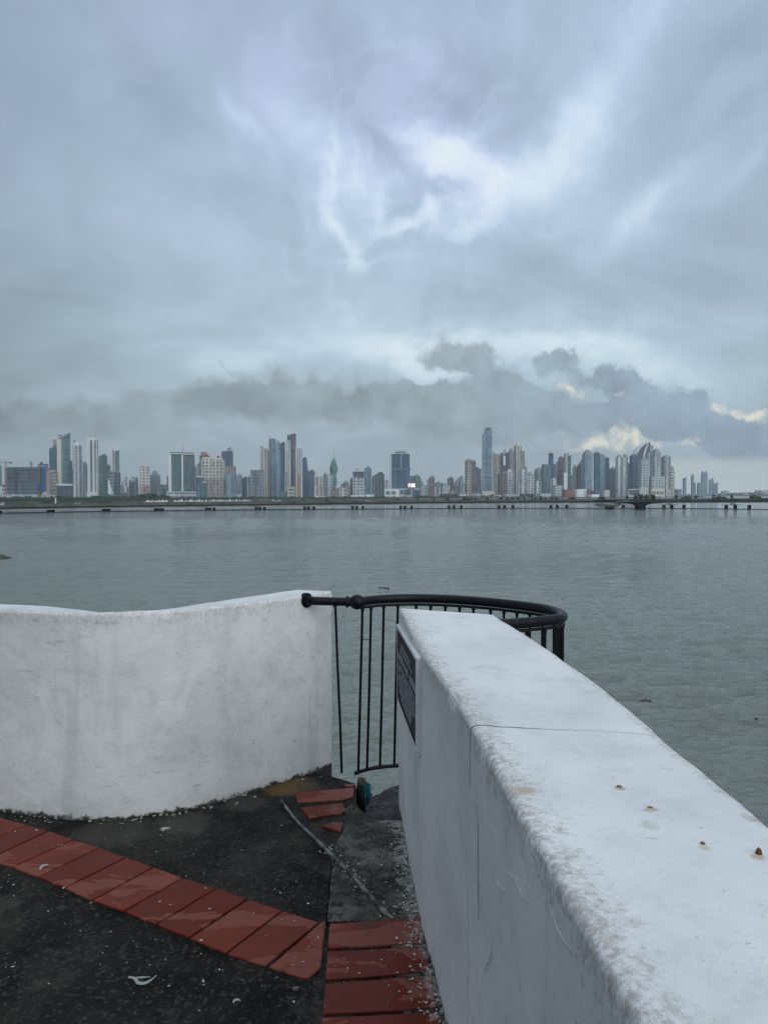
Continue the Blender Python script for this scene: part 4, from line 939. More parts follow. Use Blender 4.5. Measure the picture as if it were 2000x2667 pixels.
e = bld('narrow stair tower with orange and blue wrap beside the dark slab', 1600, [(101, 109, 1218, 'orange', d(yaw=0, dep=1, roof='box')), (107, 117, 1218, 'bluepanel', d(name='wrap', yb=1280, yaw=0, roof='box', yoff=-3)), (101, 106, 1259, 'bluepanel', d(name='wrap', yb=1279, yaw=0, roof='box', yoff=-5)), (102, 117, 1280, 'cream', d(name='base', yaw=0, roof='box', yoff=1)), (108, 112, 1218, 'dark', d(name='shaft_slot', yaw=0, roof='box', yoff=-8))])
bld('small grey tower behind the dark slab', 2100, [(74, 85, 1207, 'pale_v')]); bld('grey banded tower with rooftop box behind the blue wrap', 1900, [(97, 120, 1208, 'grey_h', d(roof='box')), (105, 111, 1203, 'slate', d(name='plant_room', yb=1208, yaw=0, roof='box'))])
bld('greenish narrow tower right of the blue wrap', 2000, [(118, 128, 1221, 'green_v')]); bld('pinkish beige tower with plain side, left of the colonnade block', 1800, [(120, 136, 1231, 'pink_w', d(yaw=.2)), (133, 148, 1231, 'beige_h', d(yaw=-.2)), (126, 139, 1224, 'beige', d(name='plant_room', yb=1231, roof='box'))])
bld('blue grey banded tower, first of the tall left cluster', 2100, [(127, 140, 1163, 'blue_h', d(roof='slr'))]); bld('blue glass tower with salmon core top', 2150, [(137, 148, 1144, 'pink', d(roof='box')), (140, 153, 1154, 'blue_h', d(roof='slr', dz=-30))])
bld('tall teal glass tower with cream fin and raking glass crown', 2000, [(159, 180, 1127, 'teal_h', d(roof='slr', yaw=.25)), (151, 161, 1144, 'cream', d(name='fin', yaw=0, yoff=-5, roof='box')), (151, 160, 1130, 'pale_g', d(name='crown', yb=1144, yaw=0, roof='box')), (177, 187, 1200, 'blue_h', d(name='wing')), (185, 190, 1223, 'blue_v', d(name='wing'))])
bld('low block of dark vertical stripes under a white cap', 1650, [(148, 180, 1260, 'white', d(name='cap', yb=1265, yaw=0, roof='box')), (149, 179, 1265, 'slate_v', d(yaw=0, roof='box', yoff=2))], 'office_building', 'office block')
bld('white striped tower with rounded white crown', 1900, [(188, 203, 1160, 'white_v', d(yaw=.25, roof='box')), (203, 214, 1160, 'white_w', d(yaw=-.25, roof='box')), (190, 205, 1150, 'whitec', d(name='crown', yb=1160, roof='round')), (192, 197, 1148, 'dark', d(name='antenna', yb=1150, yaw=0, roof='box'))])
bld('grey tower with zigzag balconies behind the white striped tower', 2100, [(212, 225, 1208, 'grey_g'), (213, 226, 1265, 'pale_g', d(dz=-120, name='annex'))]); bld('slim navy tower left of the tallest white one', 2000, [(225, 231, 1216, 'blue_v')])
bld('tallest all white tower of the left cluster', 1850, [(227, 245, 1139, 'whitec', d(yaw=-.15, roof='box')), (237, 241, 1147, 'slate', d(name='window_strip', yaw=0, yoff=-3, roof='box')), (243, 254, 1146, 'white_v', d(yaw=-.3, roof='box')), (250, 255, 1147, 'grey', d(name='wing', dz=15)), (225, 248, 1281, 'whitec', d(name='podium', dz=-20, roof='box'))])
bld('green glass tower with stepped raking top', 1900, [(254, 272, 1180, 'green_g', d(roof='slr')), (268, 278, 1188, 'teal_g', d(yaw=-.2))])
bld('narrow dark tower right of the green glass tower', 2200, [(278, 287, 1213, 'slate_v')])
bld('white and green glass tower with split pointed top', 2200, [(291, 302, 1168, 'white_v', d(roof='sll')), (299, 310, 1172, 'green_g', d(roof='slr'))])
e = bld('curved grey tower with white sail shaped side', 1850, [(285, 300, 1232, 'grey_h'), (297, 312, 1232, 'slate_v'), (297, 307, 1253, 'slate_h', d(dz=-60))])
mb = MB(); pp = [at(282, 1248, 1800), at(285, 1258, 1800), at(289, 1272, 1800), at(295, 1287, 1800), at(282, 1287, 1800)]; l = e.location
mb.add([p - l for p in pp] + [p - l + Vector((0, 6, 0)) for p in pp], [(0, 1, 2, 3, 4), (9, 8, 7, 6, 5)] + [(i, (i + 1) % 5, 5 + (i + 1) % 5, 5 + i) for i in range(5)]); mb.build('sail_fin', plain['whitec'], e)
bld('slim white and dark striped tower above low roofs', 2400, [(321, 335, 1247, 'white_w')]); bld('low white fronted block beneath the slim striped tower', 2000, [(320, 335, 1268, 'white_v')], **LOW)
bld('dark banded block with white openings under its roof', 2000, [(335, 353, 1254, 'slate_h', d(yaw=.1, roof='box')), (335, 353, 1247, 'cream_p', d(name='top_storeys', yb=1254, yaw=.1, roof='box')), (350, 360, 1247, 'grey_v'), (343, 350, 1242, 'grey', d(name='plant_room', yb=1247, roof='box'))])
bld('ornate cream tower with twin bays and square crown', 1950, [(360, 388, 1215, 'cream_g', d(roof='box', yaw=.25)), (369, 378, 1208, 'cream', d(name='crown', yb=1215, roof='box')), (361, 389, 1265, 'pink_g', d(name='podium', dz=-20, roof='box', yaw=.25))])
bld('grey tower with low pyramid roof right of the ornate cream one', 2050, [(388, 414, 1239, 'grey_v', d(roof='steps'))])
bld('small green block with roof masts', 2300, [(414, 434, 1262, 'green_g')], **LOW); bld('small navy block before the green one', 1900, [(424, 432, 1275, 'blue_h')], **LOW); bld('brown slim tower left of the twin teal towers', 2200, [(434, 441, 1242, 'brown_v')])
bld('pale low block left of the navy one', 2100, [(312, 322, 1276, 'pale_g'), (389, 400, 1280, 'white_g')], **LOW); bld('green grey low block before the curved grey tower', 1800, [(306, 330, 1282, 'teal_v')], **LOW)
e = bld('left one of the twin teal towers with white edge and cap', 1900, [(446, 472, 1183, 'teal_g', d(yaw=0, roof='box', dep=.7)), (440, 447, 1182, 'whitec', d(name='edge_fin', yaw=0, roof='box', yoff=-3)), (440, 473, 1181, 'whitec', d(name='cap', yb=1183, yaw=0, dep=.6, roof='box', yoff=-4)), (443, 470, 1177, 'teal', d(name='penthouse', yb=1181, yaw=0, roof='box'))])
e = bld('right one of the twin teal towers with tall antenna', 1900, [(477, 503, 1184, 'teal_g', d(yaw=0, roof='box', dep=.7)), (474, 478, 1184, 'whitec', d(name='edge_fin', yaw=0, roof='box', yoff=-3)), (474, 504, 1182, 'whitec', d(name='cap', yb=1184, yaw=0, dep=.6, roof='box', yoff=-4)), (476, 501, 1178, 'teal', d(name='penthouse', yb=1182, yaw=0, roof='box'))]); mast(e, 1905, 477, 1180, 1154, 1.2)
bld('long white parking podium beneath the twin teal towers', 1820, [(434, 512, 1280, 'white_h', d(yaw=0, dep=.25, roof='box'))], 'parking_podium', 'building')
bld('slim grey tower right of the twin teal towers', 2250, [(502, 511, 1218, 'grey_h')])
bld('pale tapering tower behind the short teal one', 2300, [(512, 524, 1204, 'pale_n', d(roof='slr'))])
bld('black stepped tower with orange brown cap', 2250, [(519, 536, 1186, 'slate_g', d(roof='box')), (523, 537, 1177, 'orange', d(name='cap', yb=1186, roof='box'))])
bld('short teal tower with white cap', 1750, [(512, 528, 1243, 'teal_v', d(yaw=0, roof='box')), (512, 528, 1240, 'whitec', d(name='cap', yb=1243, yaw=0, roof='box', yoff=-2))]); bld('shortest teal tower with white cap, before the pink twins', 1750, [(528, 538, 1257, 'teal_v', d(yaw=0, roof='box')), (528, 538, 1255, 'whitec', d(name='cap', yb=1257, yaw=0, roof='box', yoff=-2))])
for a, b_, yt, c_, lb in ((524, 555, 1196, 1184, 'left one of the pink and cream twin towers with red pyramid'), (556, 582, 1198, 1187, 'right one of the pink and cream twin towers with red pyramid')):
    bld(lb, 1850, [(a, b_, yt, 'cream_g', d(yb=1248, yaw=0, roof='box', dep=.8)), (a - .3, b_ + .3, 1248, 'pink_g', d(name='lower_storeys', yaw=0, roof='box')), (a + 3, b_ - 4, yt - 5, 'cream', d(name='setback', yb=yt, yaw=0, roof='box')), (a + 8, b_ - 9, yt - 5.5, 'cream', d(name='lantern', yb=yt - 5, yaw=0, roof='redpyr'))])
bld('pink shop podium beneath the pink and cream twins', 1800, [(538, 586, 1288, 'pink_n', d(yaw=0, dep=.3, roof='box'))], 'shop_podium', 'building')
e = bld('navy glass tower with triangular glass fin on top', 2150, [(575, 605, 1175, 'blue_n', d(yaw=.1, roof='box')), (590, 602, 1163, 'sky', d(name='roof_fin', yb=1175, yaw=.1, roof='slr'))])
bld('brown pink office tower before the navy one', 2000, [(583, 611, 1214, 'pink_n', d(yaw=0, roof='box', yb=1232)), (583, 611, 1232, 'brown_g', d(name='lower_storeys', yaw=0, roof='box'))]); bld('blue grey rounded tower with vertical ribs', 1850, [(585, 598, 1234, 'sky_v', d(roof='round')), (595, 611, 1236, 'sky_w', d(yaw=-.2))])
bld('dark blue sliver tower beside the sloping slate tower', 2100, [(610, 618, 1243, 'blue_n')])
e = bld('slate glass tower with inward sloping sides', 1950, [(614, 631, 1240, 'sky_n', d(yaw=.1)), (628, 642, 1241, 'blue_n', d(roof='slr', yaw=-.2)), (613, 628, 1287, 'pale', d(name='podium', dz=-90, roof='box'))])
bld('small teal tower right of the sloping slate tower', 2300, [(644, 652, 1244, 'teal_v')]); bld('grey low tower beneath the small teal tower', 2000, [(640, 653, 1262, 'pale_v')])
bld('grey gridded slab with twin panels', 1900, [(652, 684, 1226, 'grey_g', d(yaw=0, roof='box')), (652, 684, 1224, 'slate', d(name='cap', yb=1226, yaw=0, roof='box')), (664, 667, 1227, 'slate', d(name='slot', yaw=0, yoff=-2, roof='box'))])
bld('cream ribbed tower, left of the tall central cluster', 2050, [(676, 687, 1167, 'cream_v', d(yaw=.2)), (685, 697, 1173, 'cream_v', d(yaw=-.2)), (694, 701, 1176, 'beige_w', d(dz=20))])
e = bld('tall grey tower with hollow ring crown', 2150, [(699, 708, 1142, 'grey_v', d(roof='box')), (705, 717, 1142, 'sky_g', d(roof='box')), (695, 703, 1155, 'pale', d(name='sky_balcony', yb=1156.5, roof='box'))])
p = at(704, 1141, 2150) - e.location; mb = MB(); mb.tube([p + Vector((-6, 0, 0)), p + Vector((-6, 0, 5)), p + Vector((6, 0, 5)), p + Vector((6, 0, 0))], 1.0, 6); mb.build('crown_ring', plain['pale'], e)
bld('blue grey tower pair with curved tops left of the salmon tower', 2050, [(717, 729, 1152, 'sky_g', d(yaw=.2)), (727, 741, 1150, 'blue_v', d(roof='slr', yaw=-.2)), (733, 742, 1170, 'sky_v', d(name='wing', dz=20))])
bld('short pale tower tucked between the tall central towers', 2000, [(741, 751, 1233, 'pale_n')])
bld('pale green tall tower left of the salmon tower', 2050, [(743, 757, 1147, 'white_n', d(yaw=.1, roof='box'))])
bld('salmon and glass tower, tallest of the central cluster', 2200, [(748, 759, 1132, 'teal_h', d(roof='box')), (758, 771, 1129.5, 'brown_h', d(roof='box', yaw=.1)), (757, 768, 1170, 'slate_g', d(name='wing', dz=-60)), (761, 770, 1174, 'brown_v', d(name='wing', dz=-80))])
bld('white green tower with thin orange window strip', 1850, [(769, 787, 1168, 'white_n', d(yaw=.05, roof='box', yb=1200)), (768.5, 788, 1200, 'white_n', d(name='lower_storeys', yaw=.05, roof='box')), (776, 781, 1233, 'orange', d(name='window_strip', yaw=.05, yoff=-3, roof='box'))])
bld('low orange banded block at the foot of the central towers', 1750, [(749, 767, 1266, 'orange', d(yb=1268, yaw=0, roof='box', name='cornice')), (749, 767, 1268, 'cream_h', d(yaw=0, roof='box'))], **LOW); bld('low teal glass box left of the orange banded block', 1750, [(725, 746, 1280, 'teal_v', d(yaw=0, roof='box'))], **LOW)
e = empty('high_rise', at(795, 1290, 2100), 'dark blue blade shaped glass tower with pointed top', 'tower', 'high-rise towers of the far skyline'); e.location.z = GZ
l = e.location; pp = [at(787, 1298, 2100), at(787, 1198, 2100), at(790, 1193, 2100), at(794.5, 1190, 2100), at(796, 1198, 2100), at(800, 1235, 2100), at(803, 1298, 2100)]
mb = MB(); k = len(pp); mb.add([p - l for p in pp] + [p - l + Vector((2, 22, 0)) for p in pp], [tuple(range(k)), tuple(reversed(range(k, 2 * k)))] + [(i, (i + 1) % k, k + (i + 1) % k, k + i) for i in range(k)]); mb.build('shaft', fm('blue_n'), e)
bld('navy tower with reddish rooftop right of the blade tower', 2050, [(801, 820, 1227, 'blue_v', d(yaw=.15, roof='box')), (818, 823, 1227, 'beige', d(name='edge_fin', roof='box')), (808, 816, 1223.5, 'red', d(name='plant_room', yb=1227, roof='box'))])
bld('cream ribbed hotel with thin white cap', 1900, [(818, 841, 1241, 'cream_v', d(yaw=0, roof='box')), (818, 842, 1239.5, 'whitec', d(name='cap', yb=1241, yaw=0, roof='box', yoff=-1)), (816, 850, 1292, 'whitec', d(name='podium', yaw=0, dz=-60, dep=.3, roof='box'))])
bld('grey tower between the cream hotel and the green spiral', 2050, [(841, 852, 1237, 'grey_v')]); bld('pale windowed tower under the green spiral tower', 1950, [(851, 866, 1238, 'white_g', d(yaw=.1))])
# twisted tower
e = empty('spiral_tower', at(869.5, 1290, 2150), 'green glass tower twisted like a screw with a spire', 'tower'); e.location.z = GZ
u0 = at(870, 1194, 2150).z - GZ; mb = MB(); NS = 96; vs_ = []
wid = [(0, 6.5), (.25, 8.0), (.36, 9.4), (.5, 9.2), (.56, 8.6), (.68, 11.4), (.78, 11.2), (.86, 9.0), (.92, 9.2), (.97, 6.2), (1, 3.0)]
def wat(t_):
    for (a, wa), (b_, wb) in zip(wid, wid[1:]):
        if a <= t_ <= b_: return wa + (wb - wa) * (t_ - a) / (b_ - a)
    return 3
for i in range(NS + 1):
    t_ = i / NS; r_ = wat(t_) * (1.0 + .10 * ((i % 8) / 8 - .5)) ; tw = t_ * 4.4
    for k in range(8):
        a = k * math.pi / 4 + tw; rr2 = r_ * (1.0 if k % 2 == 0 else .80); vs_.append((math.cos(a) * rr2, math.sin(a) * rr2, u0 * t_))
mb.add(vs_, [(i * 8 + k, i * 8 + (k + 1) % 8, (i + 1) * 8 + (k + 1) % 8, (i + 1) * 8 + k) for i in range(NS) for k in range(8)] + [tuple(range(NS * 8, NS * 8 + 8))]); mb.build('shaft', facade('spiral', (.15, .30, .26), (.06, .18, .155), 'h', 10, 9, .5, .5), e)
mast(e, 2150, 869.5, 1195, 1178, 1.4, 'spire')
def many(lst, D, kw=None):
    for (lb, x0, x1, yt, mk, dz, *rest) in lst: bld(lb, D + dz, [(x0, x1, yt, mk, dict(rest[0]) if rest else {})], **(kw or {}))
many([('orange beige low block under the spiral tower', 880, 892, 1274, 'cream_v', 0), ('pink grey low block right of the orange beige one', 862, 880, 1275, 'pink_g', 100), ('pale block behind the low orange beige one', 886, 898, 1260, 'pale_g', 300),
      ('grey pale stepped block left of the pyramid roof', 890, 900, 1270, 'white_g', 100)], 1800, LOW)
many([('grey block with dark pyramid roof', 893, 908, 1258, 'grey_v', 100, d(roof='pyr')), ('brown grey block beneath the dark pyramid roof', 898, 911, 1264, 'pink_v', 0), ('slim grey tower left of the dark topped one', 911, 920, 1249, 'slate_v', 100)], 1900)
bld('grey tower with dark top band and rooftop dishes', 1900, [(919, 948, 1228, 'slate_h', d(yaw=0, roof='box', yb=1243)), (919, 948, 1243, 'pale_g', d(name='lower_storeys', yaw=0, roof='box')), (919, 949, 1226, 'whitec', d(name='cap', yb=1228, yaw=0, roof='box', yoff=-1)), (925, 943, 1220, 'pale', d(name='roof_dish', yb=1226, yaw=0, roof='round')), (914, 950, 1290, 'whitec', d(name='podium', yaw=0, dz=-40, dep=.3, roof='box'))])
bld('pale gridded tower right of the dark topped one', 1950, [(949, 967, 1220, 'sky_g', d(yaw=-.3)), (950, 974, 1288, 'whitec', d(name='podium', dz=-40, dep=.4, roof='box'))])
bld('dark roofed grey tower, left of a matching pair', 2000, [(968, 983, 1234, 'grey_v', d(roof='slr'))]); bld('grey ribbed tower with rooftop arch, right of a matching pair', 2000, [(982, 1001, 1234, 'grey_v', d(roof='box', yaw=.1)), (984, 997, 1229.5, 'greenroof', d(name='rooftop_arch', yb=1234, yaw=0, roof='box'))])
bld('small white block behind the wide blue tower', 2500, [(1001, 1013, 1254, 'white_g')], **LOW)
e = bld('wide blue glass tower with framed open crown', 1950, [(1015, 1067, 1182, 'blue_v', d(yaw=0, roof='box', dep=.5, yb=1218)), (1016, 1067, 1224, 'blue_w', d(name='lower_storeys', yaw=0, roof='box', dep=.5)), (1014, 1069, 1218, 'slate', d(name='belt', yb=1224, yaw=0, roof='box', dep=.5, yoff=-1)), (1014, 1020, 1182, 'pale', d(name='edge_fin', yaw=0, roof='box', yoff=-3)), (1042, 1045, 1174, 'sky', d(name='mid_fin', yb=1218, yaw=0, roof='box', yoff=-4)), (1029, 1058, 1176, 'sky_g', d(name='crown_block', yb=1182, yaw=0, roof='box')), (1014, 1067, 1181, 'whitec', d(name='cap', yb=1182, yaw=0, roof='box', dep=.5, yoff=-2))])
l = e.location; fr = MB()
for a, b_ in ((1019, 1041), (1045, 1060)):
    fr.tube([at(a, 1181, 1960) - l, at(a, 1172.5, 1960) - l, at(b_, 1172, 1960) - l, at(b_, 1181, 1960) - l], .9, 4)
fr.build('crown_frame', plain['pale'], e)
bld('long white mall podium under the wide blue tower', 1850, [(1001, 1041, 1273, 'white', d(yaw=0, dep=.3, roof='box')), (1006, 1015, 1279, 'slate', d(name='window_bay', yb=1286, yaw=0, roof='box', yoff=-3)), (1021, 1030, 1279, 'slate', d(name='window_bay', yb=1286, yaw=0, roof='box', yoff=-3))], **LOW)
bld('glass and white mall block beneath the bright screen', 1850, [(1040, 1093, 1272, 'pale', d(yaw=0, dep=.3, roof='box')), (1053, 1070, 1275, 'teal_h', d(name='window_bay', yb=1287, yaw=0, roof='box', yoff=-3)), (1075, 1093, 1275, 'blue_h', d(name='window_bay', yb=1292, yaw=0, roof='box', yoff=-3)), (1044, 1050, 1276, 'blue', d(name='window_bay', yb=1285, yaw=0, roof='box', yoff=-3))], **LOW)
e = empty('led_screen', at(1072, 1271, 1845), 'bright white advertising screen with a pink red figure on the mall roof', 'screen'); l = e.location
def emis(name, c, s_):
    m = bpy.data.materials.new(name); m.use_nodes = True; b = m.node_tree.nodes['Principled BSDF']; b.inputs['Base Color'].default_value = (.1, .1, .1, 1); b.inputs['Emission Color'].default_value = c + (1,); b.inputs['Emission Strength'].default_value = s_; return m
def plate(x0, x1, y0, y1, D, th=1.0):
    a, b_ = at(x0, y1, D), at(x1, y0, D); m_ = MB(); m_.box(((a.x + b_.x) / 2 - l.x, D + th / 2 - l.y, (a.z + b_.z) / 2 - l.z), (b_.x - a.x, th, b_.z - a.z)); return m_
plate(1062.5, 1081.5, 1258.5, 1269.5, 1845, 2).build('casing', plain['dark'], e)
plate(1063, 1081, 1259, 1269, 1844, .9).build('display', emis('lit_display', (1, .97, .98), 1.1), e)
m_ = plate(1066, 1070.5, 1261.5, 1269, 1843.4, .4); m_.v += plate(1067, 1069.5, 1259.4, 1261.4, 1843.4, .4).v; m_.f += [tuple(i + 8 for i in f) for f in m_.f[:6]]; m_.build('figure', emis('lit_pink', (.9, .28, .32), 1.0), e)
plate(1066, 1067, 1269.6, 1273, 1846, 1.5).build('post', plain['dark'], e); plate(1077, 1078, 1269.6, 1273, 1846, 1.5).build('post', plain['dark'], e)
bld('green grey tower with sloping shoulder right of the wide blue tower', 2100, [(1068, 1080, 1238, 'slate_v', d(roof='sll')), (1074, 1095, 1241, 'green_v', d(yaw=.2)), (1092, 1098, 1250, 'pale_v', d(dz=40))])
many([('small pale block right of the green grey tower', 1098, 1112, 1264, 'white_g', 300), ('small grey tower left of the plain brown one', 1112, 1119, 1252, 'pale_v', 200), ('white block with dark window bays right of the plain brown tower', 1133, 1147, 1268, 'white_w', 0),
      ('blue grey block behind the white one with window bays', 1133, 1150, 1259, 'sky_g', 300), ('pale apartment block left of the brown striped one', 1148, 1164, 1258, 'pale_g', 200), ('pink low block in front of the brown striped tower', 1170, 1183, 1275, 'pink_g', 0),
      ('brownish block below and right of the brown striped tower', 1182, 1193, 1264, 'brown_g', 100), ('white block left edge under the brown striped tower', 1160, 1172, 1265, 'white_p', 50), ('low white pavilion right of the pink low block', 1191, 1214, 1283, 'white_h', -60)], 2000, LOW)
many([('plain brown slab tower with small roof tank', 1118, 1132, 1244, 'brown_p', 0, d(yaw=.1)), ('brown striped tower with pale core', 1165, 1182, 1246, 'brown_w', 200), ('pale tower left of the blue grey slim one', 1187, 1197, 1251, 'pale_v', 200), ('blue grey slim tower left of the brown banded one', 1196, 1207, 1243, 'sky_v', 100), ('faint pale tower behind the blue grey slim one', 1204, 1212, 1262, 'pale_n', 500)], 2100)
bld('brown grey banded tower left of the tallest tower', 2200, [(1212, 1232, 1200, 'beige_h', d(yaw=.3)), (1228, 1240, 1203, 'brown_v', d(yaw=-.3)), (1233, 1247, 1216, 'brown_v', d(name='wing', dz=30))])
bld('small grey tower with tilted roof beside the tallest tower', 2400, [(1245, 1254, 1219, 'grey_v', d(roof='slr'))]); bld('small navy block at the foot of the tallest tower', 2250, [(1245, 1254, 1253, 'blue_n', d(roof='box'))])
bld('tallest tower, slender pale blue with balconies on every floor', 2300, [(1256, 1264, 1129, 'sky_h', d(yaw=.1, roof='box')), (1261, 1284, 1120, 'sky_h', d(yaw=-.25, roof='box', dep=.9)), (1263, 1280, 1115, 'sky_g', d(name='crown', yb=1120, roof='box')), (1266, 1281, 1113, 'grey', d(name='helipad', yb=1114, yaw=0, roof='box')), (1256, 1288, 1279, 'cream', d(name='podium', yaw=0, dz=-40, dep=.6, roof='box'))])
bld('beige tower touching the right side of the tallest tower', 2450, [(1283, 1291, 1182, 'beige_h'), (1288, 1302, 1186, 'beige_v', d(yaw=.1))])
bld('dark and white tower with bright cap among the right cluster', 2500, [(1302, 1316, 1187, 'slate_g', d(roof='box')), (1303, 1316, 1179, 'sky_n', d(dz=60, roof='box')), (1310, 1318, 1170, 'pale', d(name='crown', dz=60, yb=1187, roof='box')), (1310, 1316, 1188, 'whitec', d(name='edge_fin', yb=1212, dz=-10, roof='box'))])
bld('teal tower between the bright capped and the tan stepped ones', 2550, [(1315, 1327, 1182, 'teal_n')]); bld('tan tower with square crown left of the tallest stepped one', 2500, [(1324, 1339, 1176, 'pink_v', d(roof='box')), (1327, 1336, 1168, 'grey', d(name='crown', yb=1176, roof='box'))])
bld('stepped stone coloured tower, tall peak of the right cluster', 2500, [(1340, 1361, 1161, 'cream_v', d(yaw=.2, roof='box')), (1344, 1354, 1155, 'cream', d(name='crown', yb=1161, roof='box')), (1354, 1368, 1174, 'beige_g', d(yaw=-.2, roof='box')), (1362, 1373, 1215, 'beige_v', d(name='wing', roof='box'))])
bld('dark brown gridded tower before the teal one', 2250, [(1296, 1310, 1234, 'slate_v', d(roof='box')), (1305, 1324, 1233, 'brown_g', d(yaw=.1))]); bld('white balconied tower right of the dark brown gridded one', 2250, [(1318, 1339, 1228, 'white_g', d(yaw=.2)), (1322, 1331, 1222, 'whitec', d(name='crown', yb=1228, roof='box'))])
bld('white tower with bold dark window slots', 2200, [(1350, 1372, 1228, 'white_w', d(yaw=0)), (1360, 1368, 1223, 'whitec', d(name='crown', yb=1228, roof='dome'))]); bld('white tower with round roof right of the slotted one', 2250, [(1371, 1394, 1236, 'white_g', d(roof='dome'))])
bld('pale tower with pointed shoulder left of the blue glass pair', 2350, [(1394, 1413, 1222, 'pale_w', d(yaw=0)), (1397, 1408, 1217, 'grey', d(name='crown', yb=1222, roof='slr'))]); bld('low white tower before the pointed shoulder tower', 2150, [(1397, 1411, 1254, 'white_w')])
bld('blue glass tower pair with round crown behind', 2300, [(1413, 1434, 1209, 'teal_v', d(yaw=.1, roof='box')), (1428, 1444, 1180, 'blue_w', d(roof='round', dz=60)), (1430, 1442, 1175.5, 'pale', d(name='crown', yb=1177, roof='round', dz=60)), (1438, 1448, 1209, 'blue_n', d(yaw=-.1, roof='box'))])
many([('small white block right of the blue glass pair', 1434, 1450, 1248, 'white_g', 0), ('wide low apartment block in front of the blue glass pair', 1438, 1467, 1263, 'pale_g', -50), ('red brown low block with white frame', 1467, 1493, 1275, 'red', -100), ('long white roofed hall with red end', 1495, 1531, 1274, 'white', -100),
      ('red end block of the white roofed hall', 1530, 1538, 1273, 'red', -105), ('navy low block under the blue grey triple towers', 1540, 1572, 1278, 'blue_h', -50), ('low white villa block left of the red brown one', 1395, 1440, 1285, 'white_g', -180), ('white waterfront pavilion right of the tallest tower', 1286, 1307, 1289, 'white_h', -330),
      ('grey low block along the shore under the brown gridded tower', 1308, 1356, 1286, 'pale_h', -200), ('grey low villas under the brown banded tower', 1211, 1256, 1284, 'pale_g', -300), ('white flat pavilion before the blue grey triple towers', 1535, 1562, 1287.5, 'whitec', -150)], 2250, LOW)
bld('grey brown ribbed tower left of the white and green one', 2400, [(1449, 1457, 1203, 'grey_v', d(roof='box')), (1455, 1466, 1192, 'brown_v', d(yaw=.1))]); bld('pale tower with white strip and stepped top', 2350, [(1466, 1472, 1190, 'grey_v', d(roof='box')), (1470, 1481, 1181, 'white_g', d(roof='box')), (1479, 1488, 1186, 'green_h', d(roof='box')), (1468, 1477, 1231, 'white', d(name='lower_strip', yaw=0, dz=-20, roof='box'))])
bld('stepped brown grey tower trio with domed tops', 2350, [(1491, 1504, 1218, 'grey_g', d(roof='dome')), (1503, 1512, 1213, 'brown_g', d(roof='dome')), (1511, 1521, 1203, 'grey_g', d(roof='dome'))])
bld('broad grey tower with white window columns and stepped crown', 2300, [(1519, 1545, 1183, 'sky_g', d(roof='steps', yaw=.15))])
bld('blue grey triple tower stepping down to the right', 2350, [(1548, 1562, 1180, 'blue_w', d(yaw=.1)), (1560, 1576, 1187, 'sky_v', d(yaw=-.1)), (1575, 1587, 1194, 'blue_w', d(yaw=-.1)), (1571, 1588, 1276, 'pale', d(name='podium', dz=-50, roof='box'))])
bld('dark brown tower with pointed cupola', 2400, [(1588, 1605, 1222, 'slate_v', d(yaw=0, roof='pyr'))])
bld('white ribbed tower, left one of an equal pair', 2300, [(1605, 1621, 1191, 'white_w', d(yaw=.2, roof='dome'))]); bld('white ribbed tower, right one of an equal pair', 2300, [(1621, 1637, 1190, 'white_w', d(yaw=-.2, roof='dome'))])
bld('narrow navy tower before the sail tower', 2450, [(1636, 1645, 1206, 'blue_v', d(roof='sll'))])
bld('blue glass tower overlapping the left of the sail tower', 2300, [(1643, 1668, 1187, 'blue_g', d(yaw=.15)), (1637, 1665, 1274, 'white', d(name='podium_frame', yaw=0, dz=-40, dep=.3, roof='box')), (1639, 1664, 1276, 'blue_h', d(name='podium_glass', yb=1287, yaw=0, dz=-44, dep=.3, roof='box'))])
e = empty('sail_tower', at(1675, 1290, 2450), 'sail shaped tower with curved dark glass front and white ribs', 'tower'); e.location.z = GZ; l = e.location
arc = [(1654, 1187), (1657, 1180), (1662, 1172), (1669, 1163), (1677, 1156), (1685, 1151.5), (1693, 1150)]
def arcplate(ptsx, D, th, name, m):
    pp = [at(x, y, D) for x, y in ptsx]; k = len(pp); mb = MB(); mb.add([p - l for p in pp] + [p - l + Vector((0, th, 0)) for p in pp], [tuple(reversed(range(k))), tuple(range(k, 2 * k))] + [(i, (i + 1) % k, k + (i + 1) % k, k + i) for i in range(k)]); return mb.build(name, m, e)
arcplate(arc + [(1693, 1297), (1654, 1297)], 2450, 40, 'sail_body', fm('slate_g'))
arcplate([(x + .0, y - .8) for x, y in arc] + [(x + 1.5, y + 1.6) for x, y in reversed(arc)], 2446, 46, 'outer_rib', plain['whitec'])
arcplate([(1673, 1200), (1676, 1180), (1681, 1165), (1686, 1155), (1689, 1155), (1684, 1167), (1679.5, 1182), (1677, 1200)], 2444, 5, 'inner_rib', plain['whitec'])
arcplate([(1693, 1159), (1700, 1160), (1700, 1297), (1693, 1297)], 2448, 40, 'rear_slab', fm('pale_v'))
bld('pale tower in front of the sail tower', 2250, [(1667, 1690, 1196, 'pale_g', d(yaw=.1)), (1688, 1700, 1181, 'pale_v', d(dz=60)), (1665, 1688, 1270, 'white_n', d(name='podium', yaw=0, dz=-50, dep=.3, roof='box'))])
